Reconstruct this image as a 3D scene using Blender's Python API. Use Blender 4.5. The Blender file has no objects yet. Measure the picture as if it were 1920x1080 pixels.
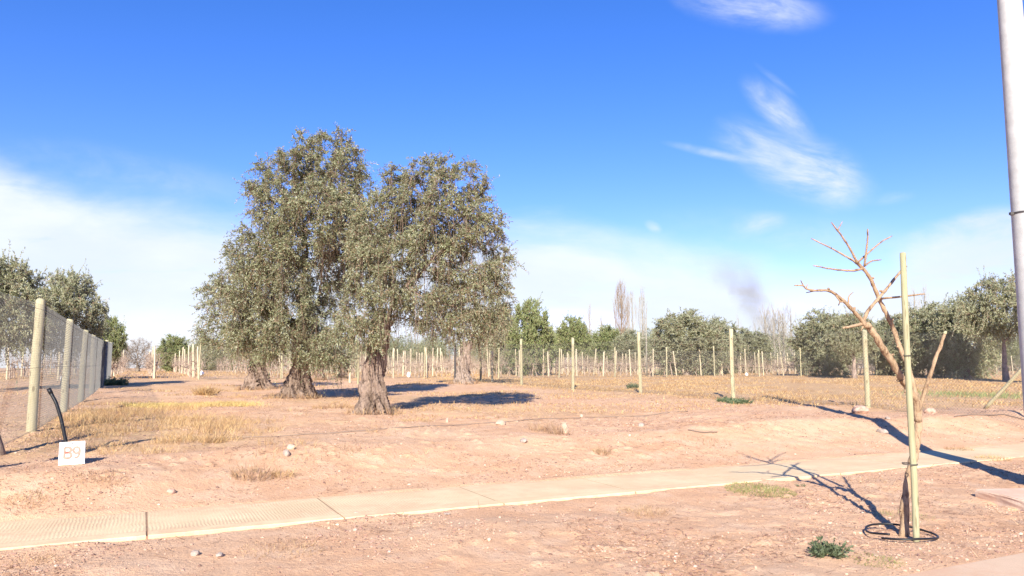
import bpy, math, random
import numpy as np
from mathutils import Vector
R = math.radians
sc = bpy.context.scene
# ------------------------------------------------------------------ camera
F_PX = 1387.0                      # 26 mm equivalent on a 1920 wide picture
CAM = np.array([0.0, 0.0, 1.5])
PITCH = math.atan(150.0 / F_PX)
cd = bpy.data.cameras.new('camera'); cam = bpy.data.objects.new('camera', cd)
sc.collection.objects.link(cam); sc.camera = cam
cd.lens = 26.0; cd.sensor_width = 36.0; cd.clip_start = 0.05; cd.clip_end = 6000
cam.location = CAM; cam.rotation_euler = (R(90) + PITCH, 0, 0)
# ------------------------------------------------------------------ sun, sky, exposure
SUN_EL, SUN_AZ = R(29), R(187)     # sun behind the camera, a little to its left
sd = Vector((math.sin(SUN_AZ) * math.cos(SUN_EL), math.cos(SUN_AZ) * math.cos(SUN_EL), math.sin(SUN_EL)))
sl = bpy.data.lights.new('sun', 'SUN'); sl.energy = 5.0; sl.angle = R(0.5); sl.color = (1.0, 0.95, 0.84)
so = bpy.data.objects.new('sun', sl); sc.collection.objects.link(so)
so.rotation_euler = (-sd).to_track_quat('-Z', 'Y').to_euler()
sc.view_settings.view_transform = 'Standard'; sc.view_settings.look = 'None'
sc.view_settings.gamma = 1.0; sc.view_settings.exposure = 1.0
sc.cycles.max_bounces = 8
sc.cycles.transparent_max_bounces = 16
sc.cycles.volume_max_steps = 64
try:
    sc.cycles.use_denoising = True
except Exception: pass

class NT:
    """small node-tree helper"""
    def __init__(s, tree): s.t = tree; s.n = tree.nodes; s.l = tree.links
    def new(s, typ, **kw):
        n = s.n.new(typ)
        for k, v in kw.items(): setattr(n, k, v)
        return n
    def put(s, sock, v):
        if hasattr(v, 'is_output'): s.l.new(v, sock)
        elif v is not None:
            if isinstance(v, (tuple, list)) and sock.type == 'RGBA' and len(v) == 3: v = tuple(v) + (1,)
            sock.default_value = v
    def m(s, op, a, b=None, c=None, clamp=False):
        n = s.new('ShaderNodeMath', operation=op, use_clamp=clamp)
        s.put(n.inputs[0], a)
        if b is not None: s.put(n.inputs[1], b)
        if c is not None: s.put(n.inputs[2], c)
        return n.outputs[0]
    def vm(s, op, a, b=None):
        n = s.new('ShaderNodeVectorMath', operation=op); s.put(n.inputs[0], a)
        if b is not None: s.put(n.inputs[1], b)
        return n.outputs[0]
    def mix(s, f, a, b, blend='MIX'):
        n = s.new('ShaderNodeMix', data_type='RGBA', blend_type=blend)
        s.put(n.inputs[0], f); s.put(n.inputs[6], a); s.put(n.inputs[7], b); return n.outputs[2]
    def ss(s, v, a, b, lo=0.0, hi=1.0):
        n = s.new('ShaderNodeMapRange', interpolation_type='SMOOTHSTEP')
        s.put(n.inputs[0], v); s.put(n.inputs[1], a); s.put(n.inputs[2], b); s.put(n.inputs[3], lo); s.put(n.inputs[4], hi)
        return n.outputs[0]
    def noise(s, vec, scale, detail=4, rough=0.55, dist=0.0):
        n = s.new('ShaderNodeTexNoise'); s.put(n.inputs['Vector'], vec)
        n.inputs['Scale'].default_value = scale; n.inputs['Detail'].default_value = detail
        n.inputs['Roughness'].default_value = rough; n.inputs['Distortion'].default_value = dist
        return n.outputs['Fac']
    def comb(s, x, y, z=0.0):
        n = s.new('ShaderNodeCombineXYZ'); s.put(n.inputs[0], x); s.put(n.inputs[1], y); s.put(n.inputs[2], z); return n.outputs[0]

def pix_uv(px, py):
    """a direction in the sky as tangents (x/y, z/y), from where it shows in the photograph"""
    a = (px - 960) / F_PX; b = (540 - py) / F_PX
    y = math.cos(PITCH) - b * math.sin(PITCH); z = math.sin(PITCH) + b * math.cos(PITCH)
    return a / y, z / y

w = bpy.data.worlds.new('World'); sc.world = w; w.use_nodes = True
N = NT(w.node_tree); N.n.clear()
sky = N.new('ShaderNodeTexSky', sky_type='NISHITA'); sky.sun_disc = False
sky.sun_elevation = SUN_EL; sky.sun_rotation = SUN_AZ; sky.altitude = 700; sky.air_density = 1.0; sky.dust_density = 0.0; sky.ozone_density = 3.0
hs = N.new('ShaderNodeHueSaturation'); hs.inputs['Saturation'].default_value = 1.3; hs.inputs['Value'].default_value = 1.0
N.l.new(sky.outputs[0], hs.inputs['Color'])
tc = N.new('ShaderNodeTexCoord'); sp = N.new('ShaderNodeSeparateXYZ'); N.l.new(tc.outputs['Generated'], sp.inputs[0])
yy = N.m('MAXIMUM', sp.outputs[1], 0.05)
U = N.m('DIVIDE', sp.outputs[0], yy); V = N.m('DIVIDE', sp.outputs[2], yy)
front = N.ss(sp.outputs[1], 0.05, 0.3)
def rotuv(px, py, deg):
    u0, v0 = pix_uv(px, py); c, s_ = math.cos(R(deg)), math.sin(R(deg))
    du = N.m('SUBTRACT', U, u0); dv = N.m('SUBTRACT', V, v0)
    a = N.m('ADD', N.m('MULTIPLY', du, c), N.m('MULTIPLY', dv, s_))
    b = N.m('SUBTRACT', N.m('MULTIPLY', dv, c), N.m('MULTIPLY', du, s_))
    return a, b
uv = N.comb(U, V)
wob = N.noise(uv, 3.0, 5, 0.6)
def blob(px, py, rx, ry, deg, soft=0.9, warp=0.5, streak=None, sdeg=None, gain=1.0):
    """one patch of cirrus: an ellipse with a frayed edge, filled with streaks"""
    a, b = rotuv(px, py, deg)
    rx /= F_PX; ry /= F_PX
    q = N.m('SQRT', N.m('ADD', N.m('POWER', N.m('ABSOLUTE', N.m('DIVIDE', a, rx)), 2.0), N.m('POWER', N.m('ABSOLUTE', N.m('DIVIDE', b, ry)), 2.0)))
    q = N.m('ADD', q, N.m('MULTIPLY', N.m('SUBTRACT', wob, 0.5), warp * 2))
    m_ = N.ss(q, 1.0, 1.0 - soft)
    if streak:
        a2, b2 = rotuv(px, py, sdeg if sdeg is not None else deg)
        st = N.noise(N.comb(N.m('MULTIPLY', a2, 1.0), N.m('MULTIPLY', b2, streak), 0.3), 9.0, 6, 0.62, 0.35)
        m_ = N.m('MULTIPLY', m_, N.ss(st, 0.30, 0.72, 0.15, 1.15))
    return N.m('MULTIPLY', m_, gain, clamp=True)
# the cloud bank: its upper edge as a curve of azimuth
edge_pts = [(-1200, 240), (-300, 250), (0, 330), (150, 372), (330, 400), (470, 430), (700, 440), (950, 432), (1100, 450), (1250, 478), (1400, 505), (1530, 535),
            (1640, 520), (1720, 455), (1800, 425), (1900, 400), (2300, 350), (3000, 330)]
ramp = N.new('ShaderNodeFloatCurve')
cv = ramp.mapping.curves[0]
U0, U1 = -1.6, 1.6
pts = [((pix_uv(p, q)[0] - U0) / (U1 - U0), pix_uv(p, q)[1] / 0.5) for p, q in edge_pts]
pts = [p for p in pts if 0 <= p[0] <= 1]
cv.points[0].location = (0.0, pts[0][1]); cv.points[1].location = (1.0, pts[-1][1])
for p in pts: cv.points.new(*p)
ramp.mapping.update()
N.put(ramp.inputs['Value'], N.m('DIVIDE', N.m('SUBTRACT', U, U0), U1 - U0))
edge = N.m('MULTIPLY', ramp.outputs[0], 0.5)
wn = N.noise(N.comb(U, N.m('MULTIPLY', V, 2.6), 1.7), 2.6, 7, 0.58, 0.2)
wn2 = N.noise(N.comb(N.m('MULTIPLY', U, 1.0), N.m('MULTIPLY', V, 5.0), 4.1), 5.0, 6, 0.6, 0.3)
below = N.m('ADD', N.m('SUBTRACT', edge, V), N.m('MULTIPLY', N.m('SUBTRACT', wn, 0.5), 0.12))
bank = N.ss(below, -0.03, 0.05)
# paler blue holes low in the bank
hole = N.ss(N.m('SUBTRACT', wn2, N.m('MULTIPLY', bank, 0.0)), 0.50, 0.66, 0.0, 0.28)
bank = N.m('MULTIPLY', bank, N.m('SUBTRACT', 1.0, hole))
holes = blob(1050, 600, 150, 34, 0, 0.95, 0.5, gain=0.7)
holes2 = blob(1560, 478, 150, 20, 6, 0.95, 0.4, gain=0.8)
bank = N.m('MULTIPLY', bank, N.m('SUBTRACT', 1.0, holes)); bank = N.m('MULTIPLY', bank, N.m('SUBTRACT', 1.0, holes2))
cir = [blob(1400, 5, 180, 62, -9, 0.85, 0.35, 2.5, -14, 0.7),
       blob(1460, 208, 105, 42, -45, 0.95, 0.3, 2.2, -42, 1.0),
       blob(1455, 150, 60, 10, -40, 0.95, 0.3, 3.0, -40, 0.25),
       blob(1335, 287, 110, 13, -13, 0.95, 0.3, 1.8, -13, 0.8),
       blob(1430, 285, 130, 70, -25, 0.95, 0.45, 3.0, -18, 0.8),
       blob(1505, 320, 150, 85, -18, 0.9, 0.45, 3.0, -14, 1.15),
       blob(1425, 417, 68, 28, 10, 0.95, 0.4, 2.0, 10, 0.8),
       blob(1225, 425, 22, 13, -30, 0.9, 0.4, 2.0, -30, 0.75),
       blob(1670, 372, 60, 16, 8, 0.95, 0.4, 2.5, 8, 0.25),
       blob(1850, 440, 240, 52, 9, 0.6, 0.35, 2.2, 10, 1.0), blob(1860, 410, 130, 30, 8, 0.9, 0.4, 2.5, 10, 0.6),
       blob(1470, 440, 330, 60, -5, 0.98, 0.3, 2.0, 0, 0.25),
       blob(250, 330, 420, 70, -10, 0.98, 0.3, 2.0, -6, 0.22)]
tot = bank
for c_ in cir: tot = N.m('SUBTRACT', 1.0, N.m('MULTIPLY', N.m('SUBTRACT', 1.0, tot), N.m('SUBTRACT', 1.0, c_)))
tot = N.m('MULTIPLY', tot, front, clamp=True)
tot = N.m('MULTIPLY', tot, 0.93)
cloud_col = N.mix(N.ss(wn, 0.35, 0.7), (4.3, 4.7, 5.3), (5.0, 5.25, 5.6))
blue = N.mix(1.0, hs.outputs[0], (1.2, 0.87, 1.2), 'MULTIPLY')
skycol = N.mix(tot, blue, cloud_col)
bg = N.new('ShaderNodeBackground'); N.l.new(skycol, bg.inputs[0]); bg.inputs[1].default_value = 0.10
wo = N.new('ShaderNodeOutputWorld'); N.l.new(bg.outputs[0], wo.inputs[0])

# ------------------------------------------------------------------ numeric helpers
def hash2(i, j, seed):
    h = (i.astype(np.int64) * 374761393 + j.astype(np.int64) * 668265263 + seed * 974634777) & 0xFFFFFFFF
    h = ((h ^ (h >> 13)) * 1274126177) & 0xFFFFFFFF
    h = h ^ (h >> 16)
    return (h & 0xFFFFFF) / float(0xFFFFFF)
def vn(x, y, seed=0):
    x = np.asarray(x, float); y = np.asarray(y, float)
    i = np.floor(x); j = np.floor(y); fx = x - i; fy = y - j
    fx = fx * fx * fx * (fx * (fx * 6 - 15) + 10); fy = fy * fy * fy * (fy * (fy * 6 - 15) + 10)
    a = hash2(i, j, seed); b = hash2(i + 1, j, seed); c = hash2(i, j + 1, seed); d = hash2(i + 1, j + 1, seed)
    return (a * (1 - fx) + b * fx) * (1 - fy) + (c * (1 - fx) + d * fx) * fy
def fbm(x, y, seed=0, octv=4, gain=0.5):
    s = 0; a = 1; t = 0
    for k in range(octv):
        s = s + a * vn(x * 2 ** k + 13.7 * k, y * 2 ** k - 7.1 * k, seed + k); t += a; a *= gain
    return s / t
def sstep(v, a, b):
    t = np.clip((np.asarray(v, float) - a) / (b - a), 0, 1); return t * t * (3 - 2 * t)
# the footpath frame: t runs along it, s across it (s = 0 at its near edge)
PA = R(26.4); PT = np.array([math.cos(PA), math.sin(PA)]); PN = np.array([-math.sin(PA), math.cos(PA)]); PO = np.array([0.0, 7.93])
PW = 1.24; PZ = 0.10; ROAD_S = -3.42
def to_st(x, y):
    dx = x - PO[0]; dy = y - PO[1]
    return dx * PN[0] + dy * PN[1], dx * PT[0] + dy * PT[1]
def from_st(s, t): return PO[0] + s * PN[0] + t * PT[0], PO[1] + s * PN[1] + t * PT[1]
def terrain(x, y):
    x = np.asarray(x, float); y = np.asarray(y, float)
    s, t = to_st(x, y)
    xs = [-60, -3.8, -3.5, -3.4, -2.0, -0.5, -0.03, 0.03, 1.16, 1.27, 1.7, 2.4, 3.2, 4.2, 6, 9, 14, 24, 40, 60, 90]
    zs = [-0.10, -0.10, -0.03, 0.0, 0.0, 0.045, 0.084, 0.078, 0.082, 0.105, 0.16, 0.28, 0.41, 0.46, 0.48, 0.50, 0.54, 0.62, 0.86, 1.0, 1.05]
    z = np.interp(s, xs, zs)
    off = sstep(s, 1.3, 2.2) + sstep(s, -0.15, -0.7) * sstep(s, -3.5, -3.0)
    far = sstep(s, 2.0, 5.0)
    z = z + off * (fbm(x * 0.45, y * 0.45, 3, 3) - 0.5) * (0.10 + 0.05 * far)
    z = z + off * (fbm(x * 1.7, y * 1.7, 9, 3) - 0.5) * (0.032 + 0.035 * far)
    rough = 0.35 + 0.65 * sstep(vn(x * 0.35, y * 0.35, 77), 0.35, 0.65)
    z = z + (off * 0.9 + 0.1) * rough * (fbm(x * 6.0, y * 6.0, 21, 3) - 0.5) * (0.040 + 0.016 * far) * np.where((s > 0.02) & (s < 1.2), 0, 1)
    clod = sstep(vn(x * 11, y * 11, 31), 0.70, 0.95) * sstep(vn(x * 0.8, y * 0.8, 33), 0.45, 0.7)
    z = z + clod * off * 0.022
    # a berm along the crest of the bank, and the low heap in front of the plot sign
    berm = np.exp(-((s - 3.0 - 0.5 * (vn(t * 0.35, 0 * t, 5) - 0.5)) / 0.55) ** 2) * (0.35 + 0.9 * vn(t * 0.6, 0 * t, 8))
    z = z + 0.10 * berm * sstep(t, 3, 7) + 0.04 * berm
    z = z + 0.17 * np.exp(-(((s - 2.15) / 0.62) ** 2 + ((t + 4.6) / 1.5) ** 2))
    z = z - 0.07 * np.exp(-(((s - 3.5) / 0.35) ** 2 + ((t + 4.9) / 1.6) ** 2))
    # crumbs of soil spilled over the far edge of the path and against the near one
    e = np.exp(-((s - 1.22) / 0.07) ** 2) * (vn(t * 1.3, 0 * t, 12) - 0.45) * 0.05 + np.exp(-((s + 0.05) / 0.08) ** 2) * (fbm(t * 2.0, s * 2, 14, 3) - 0.5) * 0.09
    return z + e
def ray(px, py):
    a = (px - 960) / F_PX; b = (540 - py) / F_PX
    return np.array([a, math.cos(PITCH) - b * math.sin(PITCH), math.sin(PITCH) + b * math.cos(PITCH)])
YS = np.concatenate([np.arange(3, 30, 0.02), np.arange(30, 300, 0.1)])
def hit(px, py):
    """where the ray through a point of the photograph meets the ground"""
    d = ray(px, py); x = d[0] / d[1] * YS; z = CAM[2] + d[2] / d[1] * YS
    g = terrain(x, YS); k = np.nonzero(z <= g)[0]
    k = k[0] if len(k) else len(YS) - 1
    return np.array([x[k], YS[k], g[k]])
def atY(px, py, Y):
    d = ray(px, py); return np.array([d[0] / d[1] * Y, Y, CAM[2] + d[2] / d[1] * Y])

# ------------------------------------------------------------------ mesh helpers
def mesh_from(name, parts, smooth=False, attrs=None):
    parts = [p for p in parts if len(p[0])]
    Vs = np.concatenate([np.asarray(p[0], np.float32).reshape(-1, 3) for p in parts])
    off = 0; lv = []; lt = []; mats = []
    for p in parts:
        V_, Fs = p[0], p[1]
        mi = p[2] if len(p) > 2 else 0
        if not isinstance(Fs, list): Fs = [Fs]
        for Fc in Fs:
            Fc = np.asarray(Fc, np.int64)
            if Fc.size == 0: continue
            lv.append((Fc + off).ravel()); lt.append(np.full(len(Fc), Fc.shape[1])); mats.append(np.full(len(Fc), mi))
        off += len(V_)
    lv = np.concatenate(lv); lt = np.concatenate(lt); mats = np.concatenate(mats)
    me = bpy.data.meshes.new(name)
    me.vertices.add(len(Vs)); me.vertices.foreach_set('co', Vs.ravel())
    me.loops.add(len(lv)); me.loops.foreach_set('vertex_index', lv.astype(np.int32))
    me.polygons.add(len(lt)); ls = np.concatenate([[0], np.cumsum(lt)[:-1]])
    me.polygons.foreach_set('loop_start', ls.astype(np.int32)); me.polygons.foreach_set('loop_total', lt.astype(np.int32))
    me.polygons.foreach_set('material_index', mats.astype(np.int32))
    me.polygons.foreach_set('use_smooth', np.full(len(lt), bool(smooth)))
    if attrs:
        for k, v in attrs.items():
            at = me.attributes.new(k, 'FLOAT', 'POINT'); at.data.foreach_set('value', np.asarray(v, np.float32))
    me.update(calc_edges=True); me.validate()
    return me
def tag(o, label=None, cat=None, group=None, kind=None):
    if label: o['label'] = label
    if cat: o['category'] = cat
    if group: o['group'] = group
    if kind: o['kind'] = kind
    return o
def link(name, data, mats=None, parent=None, loc=None):
    o = bpy.data.objects.new(name, data); sc.collection.objects.link(o)
    if mats is not None:
        for m_ in (mats if isinstance(mats, (list, tuple)) else [mats]): data.materials.append(m_)
    if parent is not None: o.parent = parent
    if loc is not None: o.location = loc
    return o
def empty(name, loc, label, cat, group=None, kind=None):
    o = bpy.data.objects.new(name, None); sc.collection.objects.link(o); o.location = loc; o.empty_display_size = 0.2
    return tag(o, label, cat, group, kind)
def nrm(v): return v / np.maximum(np.linalg.norm(v, axis=-1, keepdims=True), 1e-9)
def tube(P, Rr, sides=8, cap=True, wob=0.0, rng=None):
    P = np.asarray(P, float); n = len(P); Rr = np.full(n, Rr) if np.isscalar(Rr) else np.asarray(Rr, float)
    T = np.zeros_like(P); T[1:-1] = P[2:] - P[:-2]; T[0] = P[1] - P[0]; T[-1] = P[-1] - P[-2]; T = nrm(T)
    a = np.array([1.0, 0, 0]) if abs(T[0][0]) < 0.8 else np.array([0, 1.0, 0])
    u = nrm(np.cross(T[0], a)); Us = [u]
    for k in range(1, n):
        u = u - T[k] * np.dot(u, T[k]); u = nrm(u); Us.append(u)
    Us = np.array(Us); Ws = np.cross(T, Us)
    th = np.arange(sides) * 2 * math.pi / sides
    rr = Rr[:, None] * np.ones(sides)[None]
    if wob and rng is not None: rr = rr * (1 + wob * (rng.random((n, sides)) - 0.5) * 2)
    V_ = P[:, None] + rr[..., None] * (np.cos(th)[None, :, None] * Us[:, None] + np.sin(th)[None, :, None] * Ws[:, None])
    V_ = V_.reshape(-1, 3)
    i = np.arange(n - 1)[:, None] * sides; j = np.arange(sides)[None]; j2 = (j + 1) % sides
    Fq = np.stack([i + j, i + j2, i + sides + j2, i + sides + j], -1).reshape(-1, 4)
    Fs = [Fq]
    if cap:
        V_ = np.vstack([V_, P[0], P[-1]]); c0 = n * sides; jj = np.arange(sides); k2 = (jj + 1) % sides
        Fs.append(np.vstack([np.stack([np.full(sides, c0), k2, jj], -1), np.stack([np.full(sides, c0 + 1), (n - 1) * sides + jj, (n - 1) * sides + k2], -1)]))
    return V_, Fs
def sticks(A, B, r0, r1, sides=3):
    """many straight thin prisms at once"""
    A = np.asarray(A, float); B = np.asarray(B, float); n = len(A)
    if n == 0: return np.zeros((0, 3)), np.zeros((0, 4), int)
    T = nrm(B - A); a = np.where(np.abs(T[:, :1]) < 0.8, np.array([[1.0, 0, 0]]), np.array([[0, 1.0, 0]]))
    u = nrm(np.cross(T, a)); v = np.cross(T, u)
    th = np.arange(sides) * 2 * math.pi / sides
    ring = np.cos(th)[None, :, None] * u[:, None] + np.sin(th)[None, :, None] * v[:, None]
    r0 = np.broadcast_to(r0, (n,))[:, None, None]; r1 = np.broadcast_to(r1, (n,))[:, None, None]
    V_ = np.concatenate([A[:, None] + ring * r0, B[:, None] + ring * r1], 1).reshape(-1, 3)
    base = np.arange(n)[:, None] * 2 * sides; j = np.arange(sides)[None]; j2 = (j + 1) % sides
    Fq = np.stack([base + j, base + j2, base + sides + j2, base + sides + j], -1).reshape(-1, 4)
    return V_, Fq
def leaves(B, D, Nn, L, W, fold=0.25):
    n = len(B); L = np.broadcast_to(L, (n,))[:, None]; W = np.broadcast_to(W, (n,))[:, None]
    S = nrm(np.cross(D, Nn)); Nn = np.cross(S, D)
    V_ = np.stack([B, B + D * L * 0.45 + S * W * 0.5 + Nn * W * fold, B + D * L, B + D * L * 0.45 - S * W * 0.5 + Nn * W * fold], 1).reshape(-1, 3)
    return V_, np.arange(n * 4).reshape(-1, 4)
def rdir(rng, n): return nrm(rng.normal(size=(n, 3)))
def ico(sub=1):
    import bmesh
    bm = bmesh.new(); bmesh.ops.create_icosphere(bm, subdivisions=sub, radius=1)
    V_ = np.array([v.co[:] for v in bm.verts]); F_ = np.array([[v.index for v in f.verts] for f in bm.faces]); bm.free()
    return V_, F_
def box(x0, x1, y0, y1, z0, z1):
    V_ = np.array([[x, y, z] for z in (z0, z1) for y in (y0, y1) for x in (x0, x1)], float)
    F_ = np.array([[0, 2, 3, 1], [4, 5, 7, 6], [0, 1, 5, 4], [2, 6, 7, 3], [0, 4, 6, 2], [1, 3, 7, 5]])
    return V_, F_

# ------------------------------------------------------------------ materials
def mat(name, rough=0.85, spec=0.3):
    m_ = bpy.data.materials.new(name); m_.use_nodes = True; n = NT(m_.node_tree)
    b = n.n['Principled BSDF']; b.inputs['Roughness'].default_value = rough; b.inputs['Specular IOR Level'].default_value = spec
    return m_, n, b
def setbump(n, b, h, strength=0.5, dist=0.02):
    bp = n.new('ShaderNodeBump'); bp.inputs['Strength'].default_value = strength; bp.inputs['Distance'].default_value = dist
    n.put(bp.inputs['Height'], h); n.l.new(bp.outputs[0], b.inputs['Normal'])
def obco(n): return n.new('ShaderNodeTexCoord').outputs['Object']
def geo(n): return n.new('ShaderNodeNewGeometry')

def mat_ground():
    m_, n, b = mat('dry_earth', 0.95, 0.12)
    p = geo(n).outputs['Position']
    big = n.noise(p, 0.55, 4, 0.6); mid = n.noise(p, 2.6, 5, 0.65); fine = n.noise(p, 26, 5, 0.7); grit = n.noise(p, 110, 3, 0.7)
    c = n.mix(n.ss(big, 0.35, 0.65), (0.605, 0.35, 0.20), (0.66, 0.41, 0.245))
    c = n.mix(n.ss(mid, 0.42, 0.72, 0, 0.65), c, (0.71, 0.48, 0.315))
    c = n.mix(n.ss(fine, 0.52, 0.74, 0, 0.6), c, (0.38, 0.22, 0.15))
    c = n.mix(n.ss(grit, 0.55, 0.8, 0, 0.45), c, (0.70, 0.50, 0.36))
    c = n.mix(n.ss(grit, 0.44, 0.28, 0, 0.7), c, (0.30, 0.17, 0.11))
    # small dark crumbs
    vo = n.new('ShaderNodeTexVoronoi', feature='F1'); n.put(vo.inputs['Vector'], p); vo.inputs['Scale'].default_value = 15; vo.inputs['Randomness'].default_value = 1
    crumb = n.m('MULTIPLY', n.ss(vo.outputs['Distance'], 0.22, 0.12), n.ss(n.noise(p, 1.4, 3, 0.6), 0.50, 0.66))
    c = n.mix(n.m('MULTIPLY', crumb, 0.6), c, (0.27, 0.16, 0.10))
    at = n.new('ShaderNodeAttribute'); at.attribute_name = 'litter'
    lit = n.m('MULTIPLY', at.outputs['Fac'], n.ss(n.noise(p, 3.2, 6, 0.75), 0.30, 0.58))
    straw = n.mix(n.ss(n.noise(p, 7, 5, 0.75), 0.38, 0.62), (0.60, 0.41, 0.17), (0.40, 0.225, 0.10))
    c = n.mix(n.m('MULTIPLY', lit, 0.65), c, straw)
    n.put(b.inputs['Base Color'], c)
    h = n.m('ADD', n.m('MULTIPLY', fine, 1.0), n.m('MULTIPLY', grit, 0.35)); h = n.m('ADD', h, n.m('MULTIPLY', crumb, 0.5))
    setbump(n, b, h, 0.75, 0.03)
    return m_
def mat_path(name, c0, c1, dusty, ribs=True):
    m_, n, b = mat(name, 0.9, 0.2)
    o = obco(n); spx = n.new('ShaderNodeSeparateXYZ'); n.l.new(o, spx.inputs[0]); x, y = spx.outputs[0], spx.outputs[1]
    c = n.mix(n.ss(n.noise(o, 1.3, 5, 0.6), 0.35, 0.65), c0, c1)
    c = n.mix(n.ss(n.noise(o, 60, 4, 0.7), 0.5, 0.75, 0, 0.4), c, tuple(v * 0.72 for v in c0))
    if ribs:
        wob_ = n.m('MULTIPLY', n.noise(o, 4.0, 3, 0.6), 0.05)
        rib = n.m('SINE', n.m('MULTIPLY', n.m('ADD', x, wob_), 2 * math.pi / 0.031))
        inner = n.m('MULTIPLY', n.ss(y, 0.20, 0.215), n.ss(y, 1.16, 1.14))
        rib = n.m('MULTIPLY', n.m('MULTIPLY', rib, inner), n.ss(n.noise(o, 0.9, 4, 0.6), 0.38, 0.58, 0.15, 1.0))
        c = n.mix(n.ss(rib, 0.1, -0.9, 0, 0.2), c, tuple(v * 0.62 for v in c0))
        line = n.m('MULTIPLY', n.ss(y, 0.175, 0.19), n.ss(y, 0.225, 0.205))
        c = n.mix(n.m('MULTIPLY', line, 0.5), c, (0.46, 0.28, 0.18))
        edge_d = n.m('ADD', n.ss(y, 1.0, 1.24), n.m('MULTIPLY', n.ss(y, 0.12, 0.0), 0.25))
        dust = n.m('ADD', n.m('MULTIPLY', edge_d, 0.9), n.ss(n.noise(n.comb(n.m('MULTIPLY', x, 0.5), y), 1.6, 5, 0.65), 0.40, 0.62, 0, 0.85), clamp=True)
        dust = n.m('MULTIPLY', dust, n.ss(n.noise(o, 8, 5, 0.75), 0.30, 0.62))
        c = n.mix(n.m('MULTIPLY', dust, 0.75), c, dusty)
        setbump(n, b, n.m('ADD', n.m('MULTIPLY', rib, 0.3), n.noise(o, 40, 5, 0.7)), 0.5, 0.006)
    else:
        dust = n.ss(n.noise(o, 1.9, 5, 0.65), 0.40, 0.62)
        c = n.mix(n.m('MULTIPLY', dust, 0.75), c, dusty)
        setbump(n, b, n.noise(o, 40, 5, 0.7), 0.5, 0.01)
    n.put(b.inputs['Base Color'], c)
    return m_
def mat_wood(name, c0, c1, dark, grain=(18, 18, 1.2), bump=0.5):
    m_, n, b = mat(name, 0.85, 0.2)
    o = obco(n); g = geo(n)
    mp = n.vm('MULTIPLY', o, grain)
    oi = n.new('ShaderNodeObjectInfo')
    mp = n.vm('ADD', mp, n.comb(n.m('MULTIPLY', oi.outputs['Random'], 17), 0.0, n.m('MULTIPLY', oi.outputs['Random'], 31)))
    f = n.noise(mp, 2.2, 5, 0.65)
    c = n.mix(n.ss(f, 0.35, 0.62), c0, c1)
    c = n.mix(n.ss(f, 0.56, 0.68, 0, 0.9), c, dark)
    vk = n.new('ShaderNodeTexVoronoi'); n.put(vk.inputs['Vector'], n.vm('MULTIPLY', o, (9, 9, 3.2))); vk.inputs['Scale'].default_value = 1.0
    c = n.mix(n.ss(vk.outputs['Distance'], 0.2, 0.1, 0, 0.8), c, dark)
    c = n.mix(n.ss(n.noise(o, 5, 4, 0.6), 0.55, 0.75, 0, 0.5), c, tuple(0.7 * a + 0.3 * d for a, d in zip(c0, dark)))
    hsn = n.new('ShaderNodeHueSaturation'); n.put(hsn.inputs['Color'], c); n.put(hsn.inputs['Value'], n.m('ADD', 0.85, n.m('MULTIPLY', oi.outputs['Random'], 0.3)))
    n.put(b.inputs['Base Color'], hsn.outputs[0])
    setbump(n, b, f, bump, 0.01)
    return m_
def mat_bark(name, c0, c1, dark, scale=1.0):
    m_, n, b = mat(name, 0.92, 0.15)
    o = geo(n).outputs['Position']; st = n.vm('MULTIPLY', o, (1, 1, 0.35))
    f = n.noise(st, 9 * scale, 6, 0.7); g = n.noise(o, 34 * scale, 5, 0.7); l = n.noise(o, 1.8 * scale, 4, 0.6)
    c = n.mix(n.ss(f, 0.38, 0.62), c0, c1)
    c = n.mix(n.ss(l, 0.45, 0.7, 0, 0.6), c, tuple(min(1, v * 1.35) for v in c1))
    c = n.mix(n.ss(f, 0.46, 0.34, 0, 0.9), c, dark)
    c = n.mix(n.ss(g, 0.5, 0.75, 0, 0.5), c, dark)
    n.put(b.inputs['Base Color'], c)
    setbump(n, b, n.m('ADD', f, n.m('MULTIPLY', g, 0.5)), 0.9, 0.05 / scale)
    return m_
def mat_leaf(name, cols, trans=0.35, rough=0.55):
    m_, n, b = mat(name, rough, 0.35)
    g = geo(n); rr = g.outputs['Random Per Island']
    cr = n.new('ShaderNodeValToRGB'); els = cr.color_ramp.elements
    while len(els) < len(cols): els.new(0.5)
    for k, (p_, c_) in enumerate(cols): els[k].position = p_; els[k].color = tuple(c_) + (1,)
    n.put(cr.inputs[0], rr); c = cr.outputs[0]
    big = n.noise(g.outputs['Position'], 1.9, 4, 0.65)
    hsn = n.new('ShaderNodeHueSaturation'); n.put(hsn.inputs['Color'], c)
    n.put(hsn.inputs['Value'], n.ss(big, 0.3, 0.7, 0.78, 1.25)); n.put(hsn.inputs['Hue'], n.ss(big, 0.3, 0.7, 0.488, 0.508))
    c = hsn.outputs[0]
    n.put(b.inputs['Base Color'], c)
    tr = n.new('ShaderNodeBsdfTranslucent'); n.put(tr.inputs[0], n.mix(0.5, c, (0.30, 0.32, 0.10), 'MIX'))
    mx = n.new('ShaderNodeMixShader'); mx.inputs[0].default_value = trans
    n.l.new(b.outputs[0], mx.inputs[1]); n.l.new(tr.outputs[0], mx.inputs[2]); n.l.new(mx.outputs[0], n.n['Material Output'].inputs[0])
    return m_
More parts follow.
